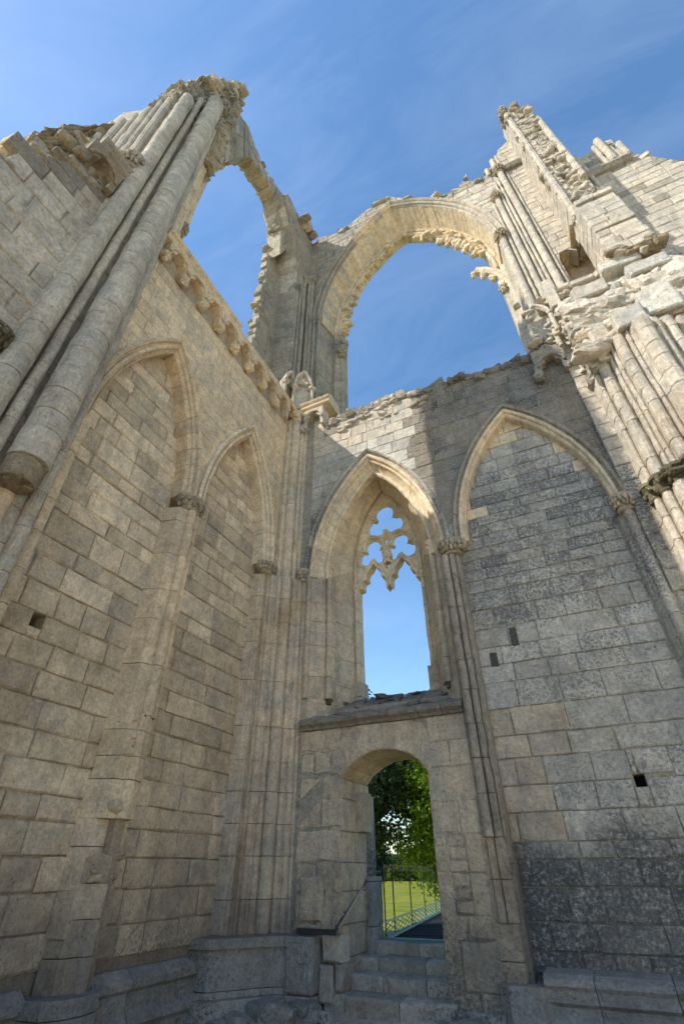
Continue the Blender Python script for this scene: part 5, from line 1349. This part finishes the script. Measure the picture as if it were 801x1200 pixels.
for (x0, x1, z0, z1) in ((-4.55, -4.12, .40, .96),):
    g = stone_geo(Frame((0, 7.70, 0), (1, 0)), [(x0, z0), (x1, z0), (x1, z1), (x0, z1)], 0, -.3, .012, 0); mesh('carved_panel', g[0], g[1], BASE, ck)
    for q in range(2):
        i = .05+.06*q; m_ = MB()
        for (a, b_) in (((x0+i, z0+i), (x0+i, z1-i)), ((x0+i, z1-i), (x1-i-.1, z1-i)), ((x1-i-.1, z1-i), (x1-i-.1, z0+.3)), ((x1-i-.1, z0+.3), (x1-i, z0+.3)), ((x1-i, z0+.3), (x1-i, z0+i))):
            bar(m_, (a[0], 7.70, a[1]), (b_[0], 7.70, b_[1]), .012, 5)
        m_.build('panel_moulding', BASE, ck)
rubble(ck, lambda: (R(-4.9, -3.9), 7.45+R(-.12, .2), R(.05, .25)), 18, (.22, .45), BASE, name='foundation_stone')
fd = thing('foundation_rubble', 'low rough foundation stones at the foot of the blind arch wall', 'stones', (0, 7.6, 0))
rubble(fd, lambda: (R(-2.3, 1.8), 7.62+R(-.12, .2), R(.0, .2)), 46, (.25, .55), BASE, name='foundation_stone', flat=.5)
g = stone_geo(Frame((0, 7.9, 0), (1, 0)), [(-2.34, .0), (-1.7, .0), (-1.7, .34), (-2.34, .36)], .0, -.3, .02, 0); mesh('foundation_stone', g[0], g[1], BASE, fd)

# ================================================================ HANDRAIL
hr = thing('handrail', 'dark steel handrail sloping up beside the steps from a flat foot plate', 'handrail', (-3.9, 8.0, 1.1))
m_ = MB(); P0, P1 = Vector((-3.80, 7.80, 1.05)), Vector((-3.84, 9.15, 1.67))
dirv = (P1-P0).normalized(); wv = Vector((.022, 0, 0)); hv = dirv.cross(Vector((1, 0, 0))).normalized()*.022
v = [p+a*wv+c*hv for p in (P0, P1) for a, c in ((-1, -1), (1, -1), (1, 1), (-1, 1))]
m_.add(v, [(0, 1, 5, 4), (1, 2, 6, 5), (2, 3, 7, 6), (3, 0, 4, 7), (0, 3, 2, 1), (4, 5, 6, 7)])
m_.build('rail', RAILM, hr)
m_ = MB(); box(m_, (-4.40, 7.74, .99), (-3.78, 7.80, 1.05)); m_.build('foot_plate', METAL, hr)
m_ = MB(); bar(m_, (-3.84, 8.2, 1.22), (-3.95, 8.2, 1.22), .012); bar(m_, (-3.84, 8.9, 1.53), (-3.95, 8.9, 1.53), .012); bar(m_, (-4.0, 8.25, 1.28), (-3.8, 8.05, 1.22), .012); m_.build('bracket', METAL, hr)
m_ = MB(); bar(m_, P1, P1+Vector((.12, .14, .0)), .018, 8); m_.build('rail_end', RAILM, hr)

# ================================================================ FOOTBRIDGE
fb = thing('footbridge', 'narrow boarded footbridge with teal edge leading away from the doorway', 'footbridge', (-3.2, 10, .8))
A = Vector((-3.62, 9.12, .84)); B = Vector((-4.62, 15.9, .84)); side_v = Vector((2.1, .3, 0)); Lb = (B-A).length; dv = (B-A)/Lb
nb = 46
for i in range(nb):
    p = A+dv*(Lb*i/nb); q = A+dv*(Lb*(i+.93)/nb); z = R(-.003, .003)
    v = [p+Vector((.05, 0, z)), p+side_v+Vector((0, 0, z)), q+side_v+Vector((0, 0, z)), q+Vector((.05, 0, z))]
    v = v+[x-Vector((0, 0, .04)) for x in v]
    mesh('board', v, [(0, 1, 2, 3), (7, 6, 5, 4), (0, 4, 5, 1), (1, 5, 6, 2), (2, 6, 7, 3), (3, 7, 4, 0)], DECK, fb)
m_ = MB()
for k in (0, 1):
    p, q = A+side_v*k, B+side_v*k
    v = []
    for c in (p, q):
        for a_, h_ in ((-.03, -.2), (.05, -.2), (.05, .03), (-.03, .03)): v.append(c+Vector((a_, 0, h_)))
    m_.add(v, [(0, 1, 5, 4), (1, 2, 6, 5), (2, 3, 7, 6), (3, 0, 4, 7), (0, 3, 2, 1), (4, 5, 6, 7)])
box(m_, (-3.64, 9.08, .74), (-1.6, 9.22, .865))
m_.build('edge_beam', TEAL, fb)
bl = thing('glass_balustrade', 'clear glass balustrade with thin black posts and a low teal diamond mesh', 'balustrade', (-3.9, 11, .85))
posts = [.06, .74, 2.3, 3.9, 5.5]
for s in posts:
    p = A+dv*s; m_ = MB(); bar(m_, p+Vector((0, 0, -.05)), p+Vector((0, 0, .98)), .012, 6); m_.build('post', METAL, bl)
for s0, s1 in zip(posts, posts[1:]):
    p, q = A+dv*(s0+.03), A+dv*(s1-.03); nn = Vector((dv.y, -dv.x, 0))*.005
    v = [c+o+Vector((0, 0, h_)) for o in (-nn, nn) for c, h_ in ((p, .22), (q, .22), (q, .93), (p, .93))]
    mesh('glass_pane', v, [(0, 1, 2, 3), (7, 6, 5, 4), (0, 4, 5, 1), (1, 5, 6, 2), (2, 6, 7, 3), (3, 7, 4, 0)], GLASS, bl)
m_ = MB(); s = 0
while s < Lb+1.2:
    for a_, b_ in ((0, .2), (.2, 0)):
        p_, q_ = max(0, s-1.2), min(Lb, s)      # the part of this strand that lies on the bridge
        za = a_+(b_-a_)*(p_-(s-1.2))/1.2; zb2 = a_+(b_-a_)*(q_-(s-1.2))/1.2
        if q_-p_ > .05: bar(m_, A+dv*p_+Vector((0, 0, za+.01)), A+dv*q_+Vector((0, 0, zb2+.01)), .007, 4)
    s += .4
bar(m_, A+Vector((0, 0, .21)), B+Vector((0, 0, .21)), .010, 5); m_.build('diamond_mesh', TEAL, bl, kind='stuff')

# ================================================================ TREES
def tree(name, label, base, h, rad, mat, nclump, nleaf, ls, crown0=.25, group=None, droop=0.0, seed=1, flatten=.75):
    rnd = random.Random(seed)
    t = thing(name, label, 'tree', base, group)
    mb = MB(); B0 = Vector(base); top = B0+Vector((0, 0, h*.72))
    pts = [B0.lerp(top, i/6)+Vector((rnd.uniform(-.03, .03)*h*(i/6), rnd.uniform(-.03, .03)*h*(i/6), 0)) for i in range(7)]
    r0 = h*.028
    for i in range(6): bar(mb, pts[i], pts[i+1], r0*(1-i/7), 8, r0*(1-(i+1)/7))
    mb.build('trunk', BARK, t)
    lm = MB(); cl = []
    limbs = MB()
    for i in range(nclump):
        # clump centres fill an uneven ellipsoid
        while True:
            d = Vector((rnd.uniform(-1, 1), rnd.uniform(-1, 1), rnd.uniform(-1, 1)))
            if d.length < 1 and d.length > .35: break
        c = B0+Vector((d.x*rad, d.y*rad, h*(crown0+(1-crown0)*.5)+d.z*h*(1-crown0)*.5))
        c += Vector((noise.noise(c*.5), noise.noise(c*.5+Vector((9, 0, 0))), 0))*rad*.2
        a = pts[min(6, max(2, int((c.z-B0.z)/h*6)))]
        if i % 3 == 0: bar(limbs, a, c, r0*.35, 5, r0*.06)
        cs = rad*rnd.uniform(.14, .26)
        for j in range(nleaf):
            e = Vector((rnd.gauss(0, 1), rnd.gauss(0, 1), rnd.gauss(0, .7)))*cs*.55
            p = c+e; s = ls*rnd.uniform(.6, 1.3)
            ax = Vector((rnd.gauss(0, 1), rnd.gauss(0, 1), rnd.gauss(-.3, .8))).normalized(); bx = ax.orthogonal(); bx.rotate(Matrix.Rotation(rnd.uniform(0, 6.28), 3, ax)); cx_ = ax.cross(bx)
            b_ = len(lm.v)
            lm.v += [tuple(p-ax*s), tuple(p-ax*s*.1+bx.normalized()*s*.42), tuple(p+ax*s), tuple(p-ax*s*.1-bx.normalized()*s*.42)]
            lm.f.append((b_, b_+1, b_+2, b_+3))
    limbs.build('limbs', BARK, t)
    lm.build('crown', mat, t)
    return t
tree('broadleaf_tree', 'bright green broadleaf tree overhanging the lawn seen through the doorway, right side', (-7.9, 31.5, -1.6), 11.8, 3.9, LEAFB, 330, 130, .125, .16, seed=3)
tree('broadleaf_tree', 'tree with shade put into its dark leaf colour, filling the top left of the doorway view', (-12.9, 28.5, -1.6), 12.2, 4.0, LEAFD, 280, 120, .125, .36, seed=5)
tree('round_tree', 'low dark round tree at the left side of the doorway view', (-16.3, 36, -1.6), 8.0, 2.6, LEAFD, 120, 130, .13, .22, seed=9)
for i in range(24):
    x = -112+i*4.4+R(-1, 1)
    tree('hedge_tree', 'bushy tree in the far hedge line at the end of the lawn', (x, 196+R(-7, 12), -1.6), R(8, 14), R(4.6, 6.6), [LEAFM, LEAFM, LEAFB][i % 3], 44, 90, .65, -.1, group='distant hedge trees beyond the lawn', seed=20+i)
